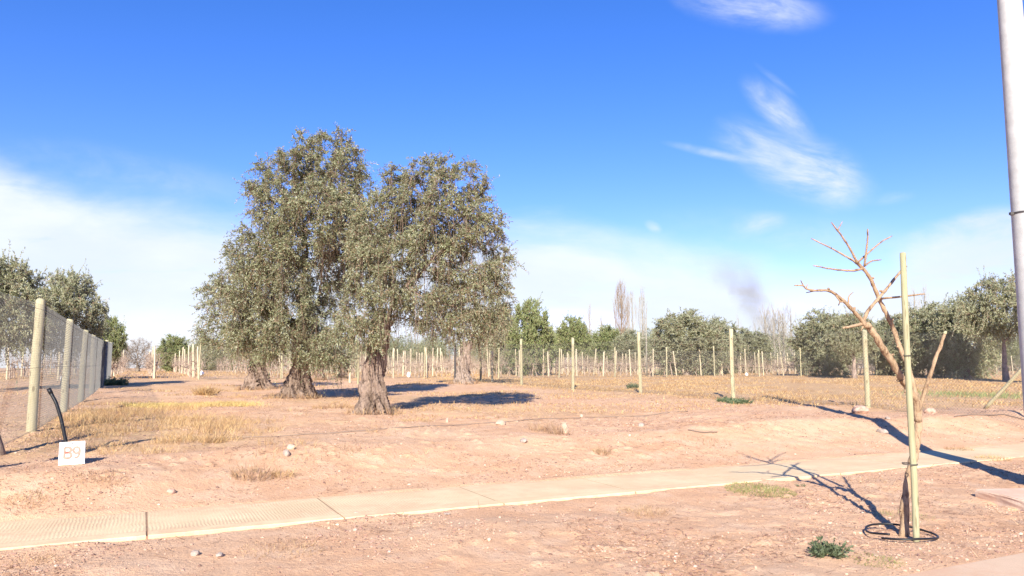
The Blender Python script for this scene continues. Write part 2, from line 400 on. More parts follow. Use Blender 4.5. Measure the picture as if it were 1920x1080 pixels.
def mat_flat(name, col, rough=0.6, metal=0.0, var=0.15, nscale=12, bump=0.1, spec=0.4):
    m_, n, b = mat(name, rough, spec); b.inputs['Metallic'].default_value = metal
    o = obco(n); f = n.noise(o, nscale, 5, 0.65)
    n.put(b.inputs['Base Color'], n.mix(n.ss(f, 0.3, 0.7), tuple(v * (1 - var) for v in col), tuple(min(1, v * (1 + var)) for v in col)))
    setbump(n, b, f, bump, 0.005)
    return m_
M_GROUND = mat_ground()
M_PATH = mat_path('brushed_concrete', (0.65, 0.48, 0.28), (0.735, 0.57, 0.345), (0.62, 0.385, 0.23))
M_ROAD = mat_path('dusty_road', (0.60, 0.42, 0.28), (0.66, 0.46, 0.31), (0.58, 0.35, 0.22), ribs=False)
M_SLAB = mat_path('slab_concrete', (0.68, 0.50, 0.36), (0.74, 0.57, 0.42), (0.60, 0.38, 0.25), ribs=False)
M_POST = mat_wood('treated_pine', (0.39, 0.34, 0.20), (0.46, 0.41, 0.255), (0.19, 0.15, 0.085))
M_STAKE = mat_wood('green_pine', (0.31, 0.29, 0.165), (0.40, 0.37, 0.225), (0.15, 0.12, 0.06))
M_VPOST = mat_wood('grey_pine', (0.48, 0.40, 0.26), (0.57, 0.49, 0.33), (0.28, 0.22, 0.14))
M_OLDPOST = mat_wood('dark_wood', (0.23, 0.16, 0.12), (0.30, 0.22, 0.16), (0.09, 0.06, 0.045))
M_BARK = mat_bark('olive_bark', (0.155, 0.105, 0.078), (0.31, 0.225, 0.172), (0.015, 0.009, 0.007), 0.8)
M_BARK2 = mat_bark('grey_bark', (0.24, 0.18, 0.14), (0.33, 0.25, 0.20), (0.08, 0.055, 0.042))
M_TWIG = mat_bark('twig_bark', (0.27, 0.18, 0.125), (0.38, 0.27, 0.19), (0.14, 0.085, 0.06), 2.0)
M_YOUNG = mat_bark('young_bark', (0.31, 0.205, 0.12), (0.42, 0.295, 0.185), (0.13, 0.07, 0.045), 2.6)
M_VINE = mat_bark('vine_bark', (0.30, 0.22, 0.16), (0.42, 0.32, 0.24), (0.17, 0.11, 0.08), 2.0)
M_BARE = mat_bark('bare_bark', (0.19, 0.15, 0.11), (0.27, 0.22, 0.17), (0.10, 0.075, 0.055), 2.0)
M_PALE = mat_flat('pale_bark', (0.28, 0.25, 0.20), 0.9, var=0.25, spec=0.1)
M_POPLAR = mat_flat('poplar_bark', (0.22, 0.16, 0.11), 0.9, var=0.25, spec=0.1)
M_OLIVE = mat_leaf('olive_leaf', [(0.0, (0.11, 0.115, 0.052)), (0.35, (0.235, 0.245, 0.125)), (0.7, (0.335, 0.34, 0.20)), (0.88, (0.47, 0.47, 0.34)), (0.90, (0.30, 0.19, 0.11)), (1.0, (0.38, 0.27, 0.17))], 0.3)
M_OLIVE2 = mat_leaf('olive_leaf_hazed', [(0.0, (0.25, 0.26, 0.155)), (0.5, (0.39, 0.395, 0.24)), (1.0, (0.53, 0.52, 0.35))], 0.45)  # far leaves: distance haze put into the colour, paler and greyer
M_GREEN = mat_leaf('green_leaf', [(0.0, (0.15, 0.19, 0.075)), (0.5, (0.27, 0.31, 0.125)), (1.0, (0.42, 0.43, 0.20))], 0.35)  # far green trees, greyed in the leaf colour in place of haze
M_STRAW = mat_leaf('straw', [(0.0, (0.38, 0.21, 0.09)), (0.4, (0.54, 0.345, 0.155)), (0.8, (0.64, 0.46, 0.24)), (1.0, (0.33, 0.19, 0.11))], 0.3, 0.8)
M_YELLOW = mat_leaf('yellow_grass', [(0.0, (0.62, 0.44, 0.14)), (1.0, (0.74, 0.58, 0.26))], 0.3, 0.8)
M_BROWNW = mat_leaf('brown_weed', [(0.0, (0.26, 0.14, 0.08)), (0.6, (0.40, 0.25, 0.14)), (1.0, (0.52, 0.37, 0.2))], 0.2, 0.8)
M_GRASSG = mat_leaf('green_grass', [(0.0, (0.16, 0.20, 0.06)), (0.5, (0.30, 0.30, 0.10)), (1.0, (0.52, 0.44, 0.2))], 0.35, 0.7)
M_WEED = mat_leaf('weed_leaf', [(0.0, (0.07, 0.11, 0.055)), (1.0, (0.20, 0.23, 0.12))], 0.3, 0.6)
M_WIRE = mat_flat('galvanised_wire', (0.13, 0.125, 0.115), 0.8, 0.0, 0.1, 5, 0)
M_BLACK = mat_flat('black_poly', (0.012, 0.012, 0.013), 0.45, 0, 0.2, 10, 0.1)
M_WHITE = mat_flat('white_paint', (0.82, 0.82, 0.80), 0.5, 0, 0.03, 6, 0.05)
M_RED = mat_flat('faded_red', (0.54, 0.20, 0.15), 0.6, 0, 0.2, 30, 0.0)
M_CONC = mat_flat('pole_concrete', (0.43, 0.425, 0.405), 0.85, 0, 0.10, 7, 0.5, 0.2)
M_STEEL = mat_flat('dark_steel', (0.10, 0.09, 0.085), 0.6, 0.6)
M_ROCK = mat_flat('stone', (0.46, 0.30, 0.22), 0.9, 0, 0.35, 9, 0.6, 0.15)
M_ROCKG = mat_flat('grey_stone', (0.34, 0.27, 0.22), 0.9, 0, 0.3, 9, 0.6, 0.15)
M_ROCKW = mat_flat('pale_stone', (0.50, 0.36, 0.26), 0.9, 0, 0.15, 9, 0.6, 0.15)
M_LITTER = mat_leaf('dead_twigs', [(0.0, (0.17, 0.085, 0.05)), (0.6, (0.32, 0.18, 0.105)), (1.0, (0.50, 0.33, 0.20))], 0.0, 0.9)
M_PEB = mat_leaf('pebbles', [(0.0, (0.20, 0.12, 0.085)), (0.5, (0.38, 0.23, 0.16)), (0.96, (0.50, 0.33, 0.23)), (1.0, (0.60, 0.46, 0.35))], 0.0, 0.9)
M_WALL = mat_flat('plaster', (0.62, 0.53, 0.36), 0.9); M_ROOF = mat_flat('roof_sheet', (0.50, 0.40, 0.30), 0.8); M_DARKP = mat_flat('dark_pane', (0.05, 0.06, 0.07), 0.3)

# ------------------------------------------------------------------ the ground
def litter_mask(x, y):
    s, t = to_st(x, y)
    # right-hand field beyond the side fence, strip along the bank top, left fence foot
    fx = x - (6.9 - 0.5 * (y - 23.3))
    m_ = sstep(fx, -3.0, 1.0) * sstep(s, 4.2, 5.5)
    m_ = np.maximum(m_, 0.55 * sstep(s, 5.5, 8) * sstep(fbm(x * 0.22, y * 0.22, 50, 3), 0.42, 0.6))
    lf = x - (-7.52 - 0.5 * (y - 11.75))
    m_ = np.maximum(m_, sstep(lf, 4.8, 2.2) * sstep(lf, -0.8, 0.2) * sstep(s, 3.0, 4.5) * sstep(s, 12, 8.5) * 0.9)
    m_ = np.maximum(m_, 0.8 * sstep(s, 30, 40) * sstep(fbm(x * 0.1, y * 0.1, 51, 3), 0.35, 0.55))
    return m_
def grow_axis(lo, a, b, hi, step, g):
    mid = list(np.arange(a, b, step)); out = []; st = step; v = b
    while v < hi: out.append(v); st *= g; v += st
    out.append(hi); left = []; st = step * g; v = a - st
    while v > lo: left.append(v); st *= g; v -= st
    left.append(lo); return np.array(left[::-1] + mid + out)
gx = grow_axis(-1500, -7, 8.5, 1500, 0.036, 1.028); gy = grow_axis(-120, 4.6, 13, 2500, 0.036, 1.022)
XX, YY = np.meshgrid(gx, gy); ZZ = terrain(XX, YY)
nx, ny = len(gx), len(gy)
i = np.arange(ny - 1)[:, None] * nx + np.arange(nx - 1)[None]
Fg = np.stack([i, i + 1, i + nx + 1, i + nx], -1).reshape(-1, 4)
me = mesh_from('ground', [(np.stack([XX, YY, ZZ], -1).reshape(-1, 3), Fg)], True, {'litter': litter_mask(XX, YY).ravel()})
tag(link('ground', me, M_GROUND), kind='structure')

# footpath: brushed panels with open joints, laid along t
parts = []
rng = np.random.default_rng(4)
PL = 1.668; t0 = -0.09
for k in range(-8, 14):
    a = t0 + k * PL + 0.009; b = a + PL - 0.018; dz = rng.normal() * 0.0006
    ch = 0.008
    # box with a worn, uneven near edge
    nxp = 24; tt = np.linspace(a, b, nxp)
    jit = (rng.random(nxp) - 0.5) * 0.014
    prof = lambda j: [(0.0 + j, -0.06), (0.0 + j, PZ - ch), (ch + j, PZ), (0.19, PZ), (0.20, PZ - 0.004), (PW - ch, PZ - 0.004), (PW, PZ - 0.012), (PW, -0.06)]
    V_ = np.array([[t_, y_, z_ + dz] for t_, j in zip(tt, jit) for y_, z_ in prof(j)]); m_ = 8
    ii = (np.arange(nxp - 1)[:, None] * m_ + np.arange(m_ - 1)[None])
    F_ = np.stack([ii, ii + m_, ii + m_ + 1, ii + 1], -1).reshape(-1, 4)
    parts.append((V_, [F_, np.array([list(range(m_))]), np.array([list(range((nxp - 1) * m_, nxp * m_))[::-1]])]))
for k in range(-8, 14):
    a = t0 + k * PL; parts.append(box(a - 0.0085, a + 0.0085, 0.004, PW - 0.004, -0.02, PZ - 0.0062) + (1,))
o = link('footpath', mesh_from('footpath', parts), [M_PATH, mat_flat('joint_dirt_shade', (0.33, 0.20, 0.125), 0.95, spec=0.1)]); o.location = (PO[0], PO[1], 0); o.rotation_euler = (0, 0, PA); tag(o, kind='structure')  # joint dirt coloured darker to stand in for shade in the grooves
# the road whose edge shows at the lower right, with one open joint
parts = []
for k in range(-4, 5):
    a = 1.45 + k * 3.2
    parts.append(box(a + 0.006, a + 3.194, ROAD_S - 6.0, ROAD_S, -0.2, 0.018))
o = link('road', mesh_from('road', parts), M_ROAD); o.location = (PO[0], PO[1], 0); o.rotation_euler = (0, 0, PA); tag(o, kind='structure')

# ------------------------------------------------------------------ stones, litter, pebbles
IV, IF = ico(2); IV1, IF1 = ico(1)
def rock(px, py, w_, h_, m_, label, seed):
    P = hit(px, py); rg = np.random.default_rng(seed); w_ *= 0.72; h_ *= 0.72
    V_ = IV * (1 + 0.22 * (fbm(IV[:, 0] * 2 + seed, IV[:, 1] * 2 + IV[:, 2] * 1.7, seed, 2) - 0.5)[:, None] * 2)
    ax = rdir(rg, 5)
    for a in ax:                         # chip flat facets off it
        dd = V_ @ a; V_ = V_ - np.maximum(dd - 0.78, 0)[:, None] * a
    V_ = V_ * np.array([w_ / 2, w_ / 2 * 0.8, h_ * 0.62]); V_[:, 2] += h_ * 0.28
    c, s_ = math.cos(seed), math.sin(seed); V_ = np.stack([V_[:, 0] * c - V_[:, 1] * s_, V_[:, 0] * s_ + V_[:, 1] * c, V_[:, 2]], 1)
    o = link('rock', mesh_from('rock', [(V_, IF)], False), m_, loc=P); tag(o, label, 'rock', 'stones lying on the bare earth')
for a in [(320, 925, .15, .08, M_ROCK, 'flat reddish stone lying just above the left part of the footpath', 1),
          (537, 855, .17, .12, M_ROCKG, 'grey pointed stone on the bank beside a paler one', 2),
          (545, 842, .17, .10, M_ROCKW, 'pale grey rounded stone on the bank just above a dark one', 3),
          (366, 1042, .10, .07, M_ROCKG, 'small dark stone near the bottom left, left of a duller flat one', 4),
          (412, 1044, .11, .05, M_ROCKG, 'low dull grey stone near the bottom left, right of a small dark one', 5),
          (838, 965, .10, .03, M_ROCKG, 'flat brown stone half buried below the middle of the footpath', 6),
          (938, 797, .32, .14, M_ROCKW, 'broad pale lump of stone on the bank top, right of the near olive trunk', 7),
          (982, 830, .22, .10, M_ROCKG, 'low grey stone on the bank below the pale stone lump', 8),
          (1058, 812, .22, .28, M_ROCKW, 'upright pale stone among dry stems in the middle of the bank', 9),
          (1202, 800, .20, .12, M_ROCKG, 'small grey stone at mid distance on the right half of the bank', 10),
          (1665, 787, .17, .10, M_ROCKG, 'small dark stone just left of the staked tree on the bank', 11),
          (1655, 812, .30, .13, M_ROCKG, 'bluish grey stone beside the long pole shadow', 12),
          (1745, 775, .45, .22, M_ROCK, 'reddish stone lump on the bank right of the leaning shoot', 13),
          (917, 1014, .07, .04, M_ROCKW, 'small white stone in the foreground earth below the footpath', 14),
          (838, 792, .12, .13, M_ROCK, 'small upright reddish stone left of the broad pale lump', 15),
          (668, 966, .09, .05, M_ROCKW, 'crumb of pale concrete at the footpath joint', 16),
          (1612, 775, .7, .28, M_ROCK, 'rounded clod of reddish earth at the foot of the fence post behind the staked tree', 17),
          (1090, 782, .12, .10, M_ROCKW, 'tiny white stone at the edge of the straw coloured field', 18)]: rock(*a)

def scatter(rng, n, ylo, yhi, dens=None, pw=1.0, margin=1.12):
    """points on the ground, as dense per picture area near as far"""
    y = ylo * (yhi / ylo) ** (rng.random(n) ** pw); x = (rng.random(n) * 2 - 1) * 0.72 * margin * y
    s, t = to_st(x, y); k = ~((s > -0.03) & (s < PW + 0.02)) & (s > ROAD_S + 0.05)
    if dens is not None: k &= rng.random(n) < dens(x, y)
    x, y = x[k], y[k]; return np.stack([x, y, terrain(x, y)], 1)
rng = np.random.default_rng(11)
P = scatter(rng, 46000, 4.6, 24, lambda x, y: 0.12 + 0.88 * sstep(fbm(x * 0.9, y * 0.9, 61, 3), 0.48, 0.66))
n = len(P); sz = 0.0025 + 0.012 * rng.random(n) ** 4.5 + 0.0006 * P[:, 1]
V0 = IV1 * (1 + 0.25 * (rng.random((len(IV1), 1)) - 0.5))
ang = rng.random(n) * 6.28; Vr = V0[None] * (sz[:, None, None] * (0.6 + 0.8 * rng.random((n, 1, 3)))) * np.array([1, 1, 0.65])
ca, sa = np.cos(ang)[:, None], np.sin(ang)[:, None]
Vr = np.stack([Vr[..., 0] * ca - Vr[..., 1] * sa, Vr[..., 0] * sa + Vr[..., 1] * ca, Vr[..., 2]], -1) + P[:, None] + np.array([0, 0, 0.003])
Fr = (IF1[None] + (np.arange(n) * len(IV1))[:, None, None]).reshape(-1, 3)
tag(link('gravel', mesh_from('gravel', [(Vr.reshape(-1, 3), Fr)]), M_PEB), 'pebbles and crumbs of earth strewn over the bare reddish ground', 'gravel', kind='stuff')
P = scatter(rng, 42000, 4.6, 26, lambda x, y: sstep(fbm(x * 0.8, y * 0.8, 71, 4), 0.50, 0.66) * 0.8 + 0.03)
n = len(P); d = rdir(rng, n); d[:, 2] = np.abs(d[:, 2]) * 0.25; d = nrm(d); L = (0.015 + 0.07 * rng.random(n) ** 2.5) * (1 + P[:, 1] * 0.03)
A = P + [0, 0, 0.004]; B = A + d * L[:, None]
tag(link('twig_litter', mesh_from('twig_litter', [sticks(A, B, 0.0014 + 0.0001 * P[:, 1], 0.0008 + 0.0001 * P[:, 1])]), M_LITTER), 'dead twigs and stalks scattered on the bare ground', 'litter', kind='stuff')

# ------------------------------------------------------------------ grass
def blades(P, L, W, rng, lean=0.5, bend=0.35):
    n = len(P); th = rng.random(n) * 6.283; ln = lean * rng.random(n)
    D = nrm(np.stack([np.cos(th) * ln, np.sin(th) * ln, np.ones(n)], 1)); S = nrm(np.stack([-np.sin(th + 1.2), np.cos(th + 1.2), np.zeros(n)], 1))
    L = np.broadcast_to(L, (n,))[:, None]; W = np.broadcast_to(W, (n,))[:, None]
    mid = P + D * L * 0.55; tip = P + D * L + np.stack([np.cos(th), np.sin(th), -0.6 * np.ones(n)], 1) * L * bend * rng.random((n, 1))
    V_ = np.stack([P - S * W / 2, P + S * W / 2, mid + S * W * 0.4, tip, mid - S * W * 0.4], 1).reshape(-1, 3)
    return V_, np.arange(n * 5).reshape(-1, 5)
def region(rng, n, x0, x1, y0, y1, f):
    x = x0 + (x1 - x0) * rng.random(n); y = y0 + (y1 - y0) * rng.random(n); k = rng.random(n) < f(x, y); x, y = x[k], y[k]
    return np.stack([x, y, terrain(x, y) - 0.01], 1)
rng = np.random.default_rng(21)
lfx = lambda x, y: x - (-7.52 - 0.5 * (y - 11.75))
rfx = lambda x, y: x - (6.9 - 0.5 * (y - 23.3))
parts = []
# tall orange grass along the foot of the left fence
P = region(rng, 120000, -14, -3, 9, 24, lambda x, y: sstep(lfx(x, y), -0.1, 0.3) * sstep(lfx(x, y), 3.6, 2.0) * sstep(y, 10.2, 12) * sstep(y, 20, 15) * 0.75 * sstep(fbm(x * 1.1, y * 1.1, 80, 3), 0.40, 0.62))
parts.append(blades(P, (0.06 + 0.24 * rng.random(len(P)) ** 2) * (0.35 + 1.1 * fbm(P[:, 0] * 1.3, P[:, 1] * 1.3, 81, 2)), 0.007, rng, 0.9, 0.5))
# thinner straw further from the fence and on the bank
P = region(rng, 60000, -10, 0, 8.5, 20, lambda x, y: sstep(fbm(x * 1.0, y * 1.0, 82, 3), 0.55, 0.7) * sstep(to_st(x, y)[0], 2.2, 4.0) * sstep(lfx(x, y), 6.5, 3.0) * sstep(lfx(x, y), 0, 0.3))
parts.append(blades(P, 0.05 + 0.14 * rng.random(len(P)), 0.006, rng, 1.0, 0.5))
# the straw coloured field beyond the right-hand fence and around its foot
P = region(rng, 150000, -6, 45, 15, 62, lambda x, y: sstep(rfx(x, y), -2.5, 1.5) * sstep(to_st(x, y)[0], 4.6, 6.0) * sstep(fbm(x * 0.5, y * 0.5, 83, 3), 0.40, 0.62) * (0.25 + 0.75 * sstep(y, 60, 20)))
parts.append(blades(P, (0.05 + 0.12 * rng.random(len(P))), 0.008 + 0.0006 * P[:, 1], rng, 1.0, 0.5))
P = region(rng, 90000, -16, 12, 15, 48, lambda x, y: 0.7 * sstep(fbm(x * 0.45, y * 0.6, 84, 3), 0.54, 0.68) * sstep(to_st(x, y)[0], 5, 7) * sstep(lfx(x, y), 0, 0.5))
parts.append(blades(P, (0.03 + 0.09 * rng.random(len(P))), 0.007 + 0.0005 * P[:, 1], rng, 1.0, 0.5))
# beyond the left fence
P = region(rng, 30000, -40, -8, 10, 50, lambda x, y: 0.6 * sstep(lfx(x, y), -0.3, -1.0) * sstep(fbm(x * 0.5, y * 0.5, 85, 3), 0.48, 0.62))
parts.append(blades(P, (0.04 + 0.14 * rng.random(len(P))), 0.008 + 0.0005 * P[:, 1], rng, 1.0, 0.5))
# weeds standing between the vine rows
P = region(rng, 60000, -40, 70, 42, 90, lambda x, y: sstep(to_st(x, y)[0], 41, 43) * sstep(fbm(x * 0.3, y * 0.3, 86, 3), 0.38, 0.55))
parts.append(blades(P, (0.08 + 0.2 * rng.random(len(P))), 0.03, rng, 1.0, 0.5))
tag(link('dry_grass', mesh_from('dry_grass', parts), M_STRAW), 'dry straw coloured grass by the fences and over the field', 'grass', kind='stuff')
a, b = hit(262, 762), hit(452, 760)
n = 9000; q = rng.random(n)[:, None]; P = a[None] * (1 - q) + b[None] * q; P[:, 1] += rng.normal(size=n) * 0.28; P[:, 0] += rng.normal(size=n) * 0.3
P[:, 2] = terrain(P[:, 0], P[:, 1]) - 0.01
tag(link('yellow_grass', mesh_from('yellow_grass', [blades(P, 0.05 + 0.09 * rng.random(n), 0.011, rng, 0.9)]), M_YELLOW), 'low strip of bright yellow grass left of the olives', 'grass', kind='stuff')

def tuft(name, px, py, n, rad, L, W, m_, label, cat, group=None, lean=0.8, seed=1, flat=1.0, grow_leaf=False):
    rg = np.random.default_rng(seed); C = hit(px, py)
    a = rg.random(n) * 6.283; r = rad * np.sqrt(rg.random(n)); x = C[0] + np.cos(a) * r; y = C[1] + np.sin(a) * r * flat
    P = np.stack([x, y, terrain(x, y) - 0.006], 1) - C
    out = np.stack([np.cos(a), np.sin(a), 0 * a], 1) * (r / rad)[:, None]
    Ls = L * (0.45 + 0.7 * rg.random(n)) * (1.1 - 0.5 * (r / rad))
    V_, F_ = blades(P, Ls, W, rg, lean, 0.5)
    V5 = V_.reshape(-1, 5, 3); V5[:, 2:4] += out[:, None] * (Ls * 0.35)[:, None, None]; V5[:, 4] += out * (Ls * 0.35)[:, None]
    prt = [(V5.reshape(-1, 3), F_)]
    if grow_leaf:
        k = 6; idx = np.repeat(np.arange(n), k); q = rg.random(len(idx))[:, None]
        base = P[idx] * (1 - q) + V5[idx, 3] * q; D = nrm(out[idx] * 0.5 + rdir(rg, len(idx)) * 0.8 + [0, 0, 0.5])
        prt.append(leaves(base, D, rdir(rg, len(idx)), L * 0.28, L * 0.12))
    o = link(name, mesh_from(name, prt), m_, loc=C); tag(o, label, cat, group)
    return o
G1 = 'dry weed tufts on the bare earth'
TU = [('dry_weed', 475, 895, 260, .24, .20, .005, M_BROWNW, 'brown straw tuft with a stone just above the left half of the footpath'),
      ('dry_weed', 530, 893, 130, .14, .17, .005, M_STRAW, 'paler straw tuft right beside the brown one above the footpath'),
      ('dry_weed', 1129, 851, 150, .13, .15, .005, M_BROWNW, 'small reddish round weed tuft above the middle of the footpath'),
      ('dry_weed', 1010, 808, 90, .16, .30, .006, M_BROWNW, 'thin reddish stems left of the upright pale stone'),
      ('dry_weed', 1048, 814, 120, .2, .30, .006, M_BROWNW, 'reddish stems around the upright pale stone'),
      ('dry_weed', 1210, 960, 420, .30, .07, .004, M_BROWNW, 'flat sprawl of dead brown stalks below the middle of the footpath'),
      ('dry_weed', 530, 1032, 420, .34, .06, .004, M_BROWNW, 'sprawling dead weed near the bottom edge, left of centre'),
      ('dry_weed', 190, 900, 260, .26, .09, .004, M_BROWNW, 'sprawling brown weed on the heap below the plot sign'),
      ('dry_weed', 50, 940, 200, .18, .10, .004, M_BROWNW, 'small brown weed at the left edge above the footpath'),
      ('dry_weed', 340, 828, 320, .42, .22, .006, M_STRAW, 'loose straw tuft on the bank right of the plot sign'),
      ('dry_weed', 400, 830, 160, .2, .24, .006, M_STRAW, 'small upright straw tuft at the right end of the loose one'),
      ('dry_weed', 382, 740, 260, .3, .42, .02, M_STRAW, 'pale bushy straw tuft far back left of the olives'),
      ('dry_weed', 398, 738, 160, .22, .38, .02, M_STRAW, 'smaller bushy straw tuft beside the far one left of the olives'),
      ('dry_weed', 1640, 905, 420, .5, .06, .004, M_BROWNW, 'dry sprawl of stalks left of the staked tree below the path'),
      ('dry_weed', 1800, 845, 200, .22, .12, .005, M_STRAW, 'straw tuft on the bank right of the stake'),
      ('dry_weed', 1860, 862, 300, .26, .12, .005, M_STRAW, 'straw tuft at the far side of the path near the right edge'),
      ('dry_weed', 640, 845, 200, .3, .07, .005, M_BROWNW, 'low dead stalks on the bank under the near olive'),
      ('dry_weed', 1330, 830, 260, .4, .08, .005, M_BROWNW, 'low brown stalks on the bank in the right half of the picture'),
      ('dry_weed', 780, 790, 200, .35, .14, .007, M_STRAW, 'dry grass tuft just right of the near olive trunk foot'),
      ('dry_weed', 625, 765, 240, .5, .22, .01, M_BROWNW, 'dry tuft in the shade left of the near olive trunk'),
      ('dry_weed', 60, 1055, 200, .2, .05, .004, M_BROWNW, 'dead weed at the bottom left corner')]
for k, a in enumerate(TU): tuft(*a, 'weed', G1, seed=100 + k, flat=0.9)
tuft('green_grass_tuft', 1425, 922, 1500, .40, .07, .005, M_GRASSG, 'yellow green grass tuft at the near edge of the path, left of the staked tree', 'grass', seed=5)
tuft('green_grass_tuft', 1645, 1052, 600, .20, .035, .004, M_GRASSG, 'thin patch of short green grass below the hose ring', 'grass', seed=6)
tuft('green_grass_tuft', 1690, 968, 300, .3, .05, .004, M_GRASSG, 'sparse green blades behind the foot of the small tree', 'grass', seed=8)
tuft('leafy_weed', 1552, 1042, 60, .11, .16, .010, M_WEED, 'low green leafy weed in front of the hose ring', 'weed', seed=7, grow_leaf=True)
tuft('leafy_weed', 1502, 912, 20, .06, .05, .006, M_WEED, 'tiny green seedling below the path', 'weed', seed=17, grow_leaf=True)
tuft('leafy_weed', 1187, 728, 110, .22, .3, .02, M_WEED, 'dark green shrubby weed in the field between two fence posts', 'weed', seed=9, grow_leaf=True)
tuft('leafy_weed', 1362, 753, 130, .25, .16, .02, M_WEED, 'dark green weed at the foot of a fence post right of centre', 'weed', seed=10, grow_leaf=True)
tuft('leafy_weed', 1384, 757, 120, .3, .2, .02, M_WEED, 'small dark weed just right of the one at the post foot', 'weed', seed=12, grow_leaf=True)
tuft('leafy_weed', 215, 722, 200, .5, .4, .03, M_WEED, 'grey green weeds at the far end of the left fence', 'weed', seed=13, grow_leaf=True)
P = region(rng, 22000, 8, 24, 17, 32, lambda x, y: np.exp(-(((x - hit(1855, 742)[0]) / 1.9) ** 2 + ((y - hit(1855, 742)[1]) / 1.6) ** 2)))
tag(link('green_grass', mesh_from('green_grass', [blades(P, 0.10 + 0.16 * rng.random(len(P)), 0.018, rng, 0.9)]), mat_leaf('fresh_grass', [(0, (0.16, 0.22, 0.08)), (1, (0.36, 0.37, 0.15))], 0.3)),
    'patch of fresh green grass behind the fence brace at the right', 'grass', kind='stuff')

# ------------------------------------------------------------------ fences
def post_mesh(h, r, seed, sides=12, depth=0.3):
    rg = np.random.default_rng(seed); n = 9; z = np.linspace(-depth, h, n)
    z = np.concatenate([z, [h + 0.006]])
    lean = np.cumsum(rg.normal(size=(n + 1, 2)) * 0.0035, 0)
    P = np.stack([lean[:, 0], lean[:, 1], z], 1); rad = r * (1.06 - 0.10 * z / h) ; rad[-1] *= 0.9
    return mesh_from('post', [tube(P, rad, sides, True, 0.035, rg)], True)
def chain(A, B, H, gap, r, base=0.03):
    """diagonal wires of one straight run of chain link, from A to B"""
    A = np.array(A, float); B = np.array(B, float); L = np.linalg.norm((B - A)[:2]); d = (B - A) / L
    S, E = [], []
    for sgn in (1, -1):
        c = np.arange(-H, L + H, gap)
        for c0 in c:
            # line: u = c0 + sgn * h, h in 0..H
            u0, u1 = c0 if sgn > 0 else c0 + H, c0 + H if sgn > 0 else c0
            h0, h1 = 0.0, H
            if max(u0, u1) < 0 or min(u0, u1) > L: continue
            uu = np.array([u0, u1]); hh = np.array([h0, h1]); k = (hh[1] - hh[0]) / (uu[1] - uu[0])
            cl = np.clip(uu, 0, L); hc = hh[0] + (cl - uu[0]) * k
            if abs(cl[1] - cl[0]) < 0.02: continue
            off = 0.004 * sgn
            for lst, q in ((S, 0), (E, 1)):
                p_ = A + d * cl[q]; lst.append([p_[0] + d[1] * off, p_[1] - d[0] * off, p_[2] + hc[q] + base])
    return sticks(np.array(S), np.array(E), r, r, 3)
PMESH = [post_mesh(2.15, 0.062, 900 + k) for k in range(4)]
for m_ in PMESH: m_.materials.append(M_POST)
def fence(name, pts, H, gap, r, label, cat='fence', rpost=1.0, hpost=None, wires=(0.05, 1.0, 1.9)):
    root = empty(name, pts[0], label, cat, 'wire mesh fences on round timber posts')
    base = np.array(pts[0]); rg = np.random.default_rng(len(pts))
    for k, p_ in enumerate(pts):
        o = link('post', PMESH[k % 4], parent=root); o.location = np.array(p_) - base
        hh = (hpost[k] if hpost else 2.15) / 2.15; o.scale = (rpost, rpost, hh)
        o.rotation_euler = (rg.normal() * 0.012, rg.normal() * 0.012, rg.random() * 6)
    prt = []; side = np.array([math.cos(PA), math.sin(PA), 0]) * 0
    d0 = np.array(pts[-1]) - np.array(pts[0]); nn = np.array([d0[1], -d0[0], 0]); nn = nn / np.linalg.norm(nn) * 0.066 * rpost
    if nn @ -np.array(pts[0]) < 0: nn = -nn
    prt_w = []
    for a_, b_ in zip(pts[:-1], pts[1:]):
        a_ = np.array(a_) - base + nn; b_ = np.array(b_) - base + nn
        prt.append(chain(a_, b_, H, gap, r))
        for hz in wires:
            prt_w.append(sticks([a_ + [0, 0, hz]], [b_ + [0, 0, hz]], r * 1.6, r * 1.6))
    link('wire_mesh', mesh_from('wire_mesh', prt), M_WIRE, root)
    link('line_wire', mesh_from('line_wire', prt_w), M_WIRE, root)
    return root, base
def P3(x, y): return [x, y, float(terrain(x, y))]
LF = [P3(-5.78, 7.62)] + [P3(-7.52 - 2.42 * k, 11.75 + 4.83 * k) for k in range(0, 7)]
fl, fb = fence('mesh_fence', LF, 1.95, 0.072, 0.0015, 'tall wire mesh fence on thick timber posts running back along the left side', rpost=1.15, hpost=[2.05] * 8)
# dark leaning brace whose foot shows at the left edge
p0 = hit(7, 853); top = np.array([LF[0][0] - 0.15, LF[0][1] + 0.1, LF[0][2] + 1.7]) 
rg = np.random.default_rng(3)
q = np.linspace(0, 1, 8)[:, None]; pp = (p0 - [0, 0, 0.15]) * (1 - q) + (p0 + np.array([-0.55, -0.15, 1.55])) * q
o = link('brace', mesh_from('brace', [tube(pp - fb, np.linspace(0.075, 0.06, 8), 10, True, 0.06, rg)], True), M_OLDPOST, fl); o['label'] = 'dark weathered brace leaning at the near end'
RF = [P3(6.9 - 2.147 * k, 23.3 + 4.29 * k) for k in range(-2, 5)]
fr_, frb = fence('mesh_fence', RF, 1.95, 0.075, 0.0016, 'wire mesh fence whose yellow timber posts step back from the right towards the olives', hpost=[2.1, 1.95, 2.2, 2.25, 2.2, 2.2, 2.1])
p0 = hit(1845, 765); p1 = atY(1925, 683, p0[1] - 1.0)
pp = (p0 - [0, 0, 0.05]) * (1 - q) + p1 * q
o = link('brace', mesh_from('brace', [tube(pp - frb, np.linspace(0.045, 0.04, 8), 10, True, 0.05, rg)], True), M_POST, fr_); o['label'] = 'slanting timber brace at the right edge'
c0 = np.array(LF[-1][:2])
BF = [P3(*(c0 + PT * 4.55 * k)) for k in range(1, 5)]
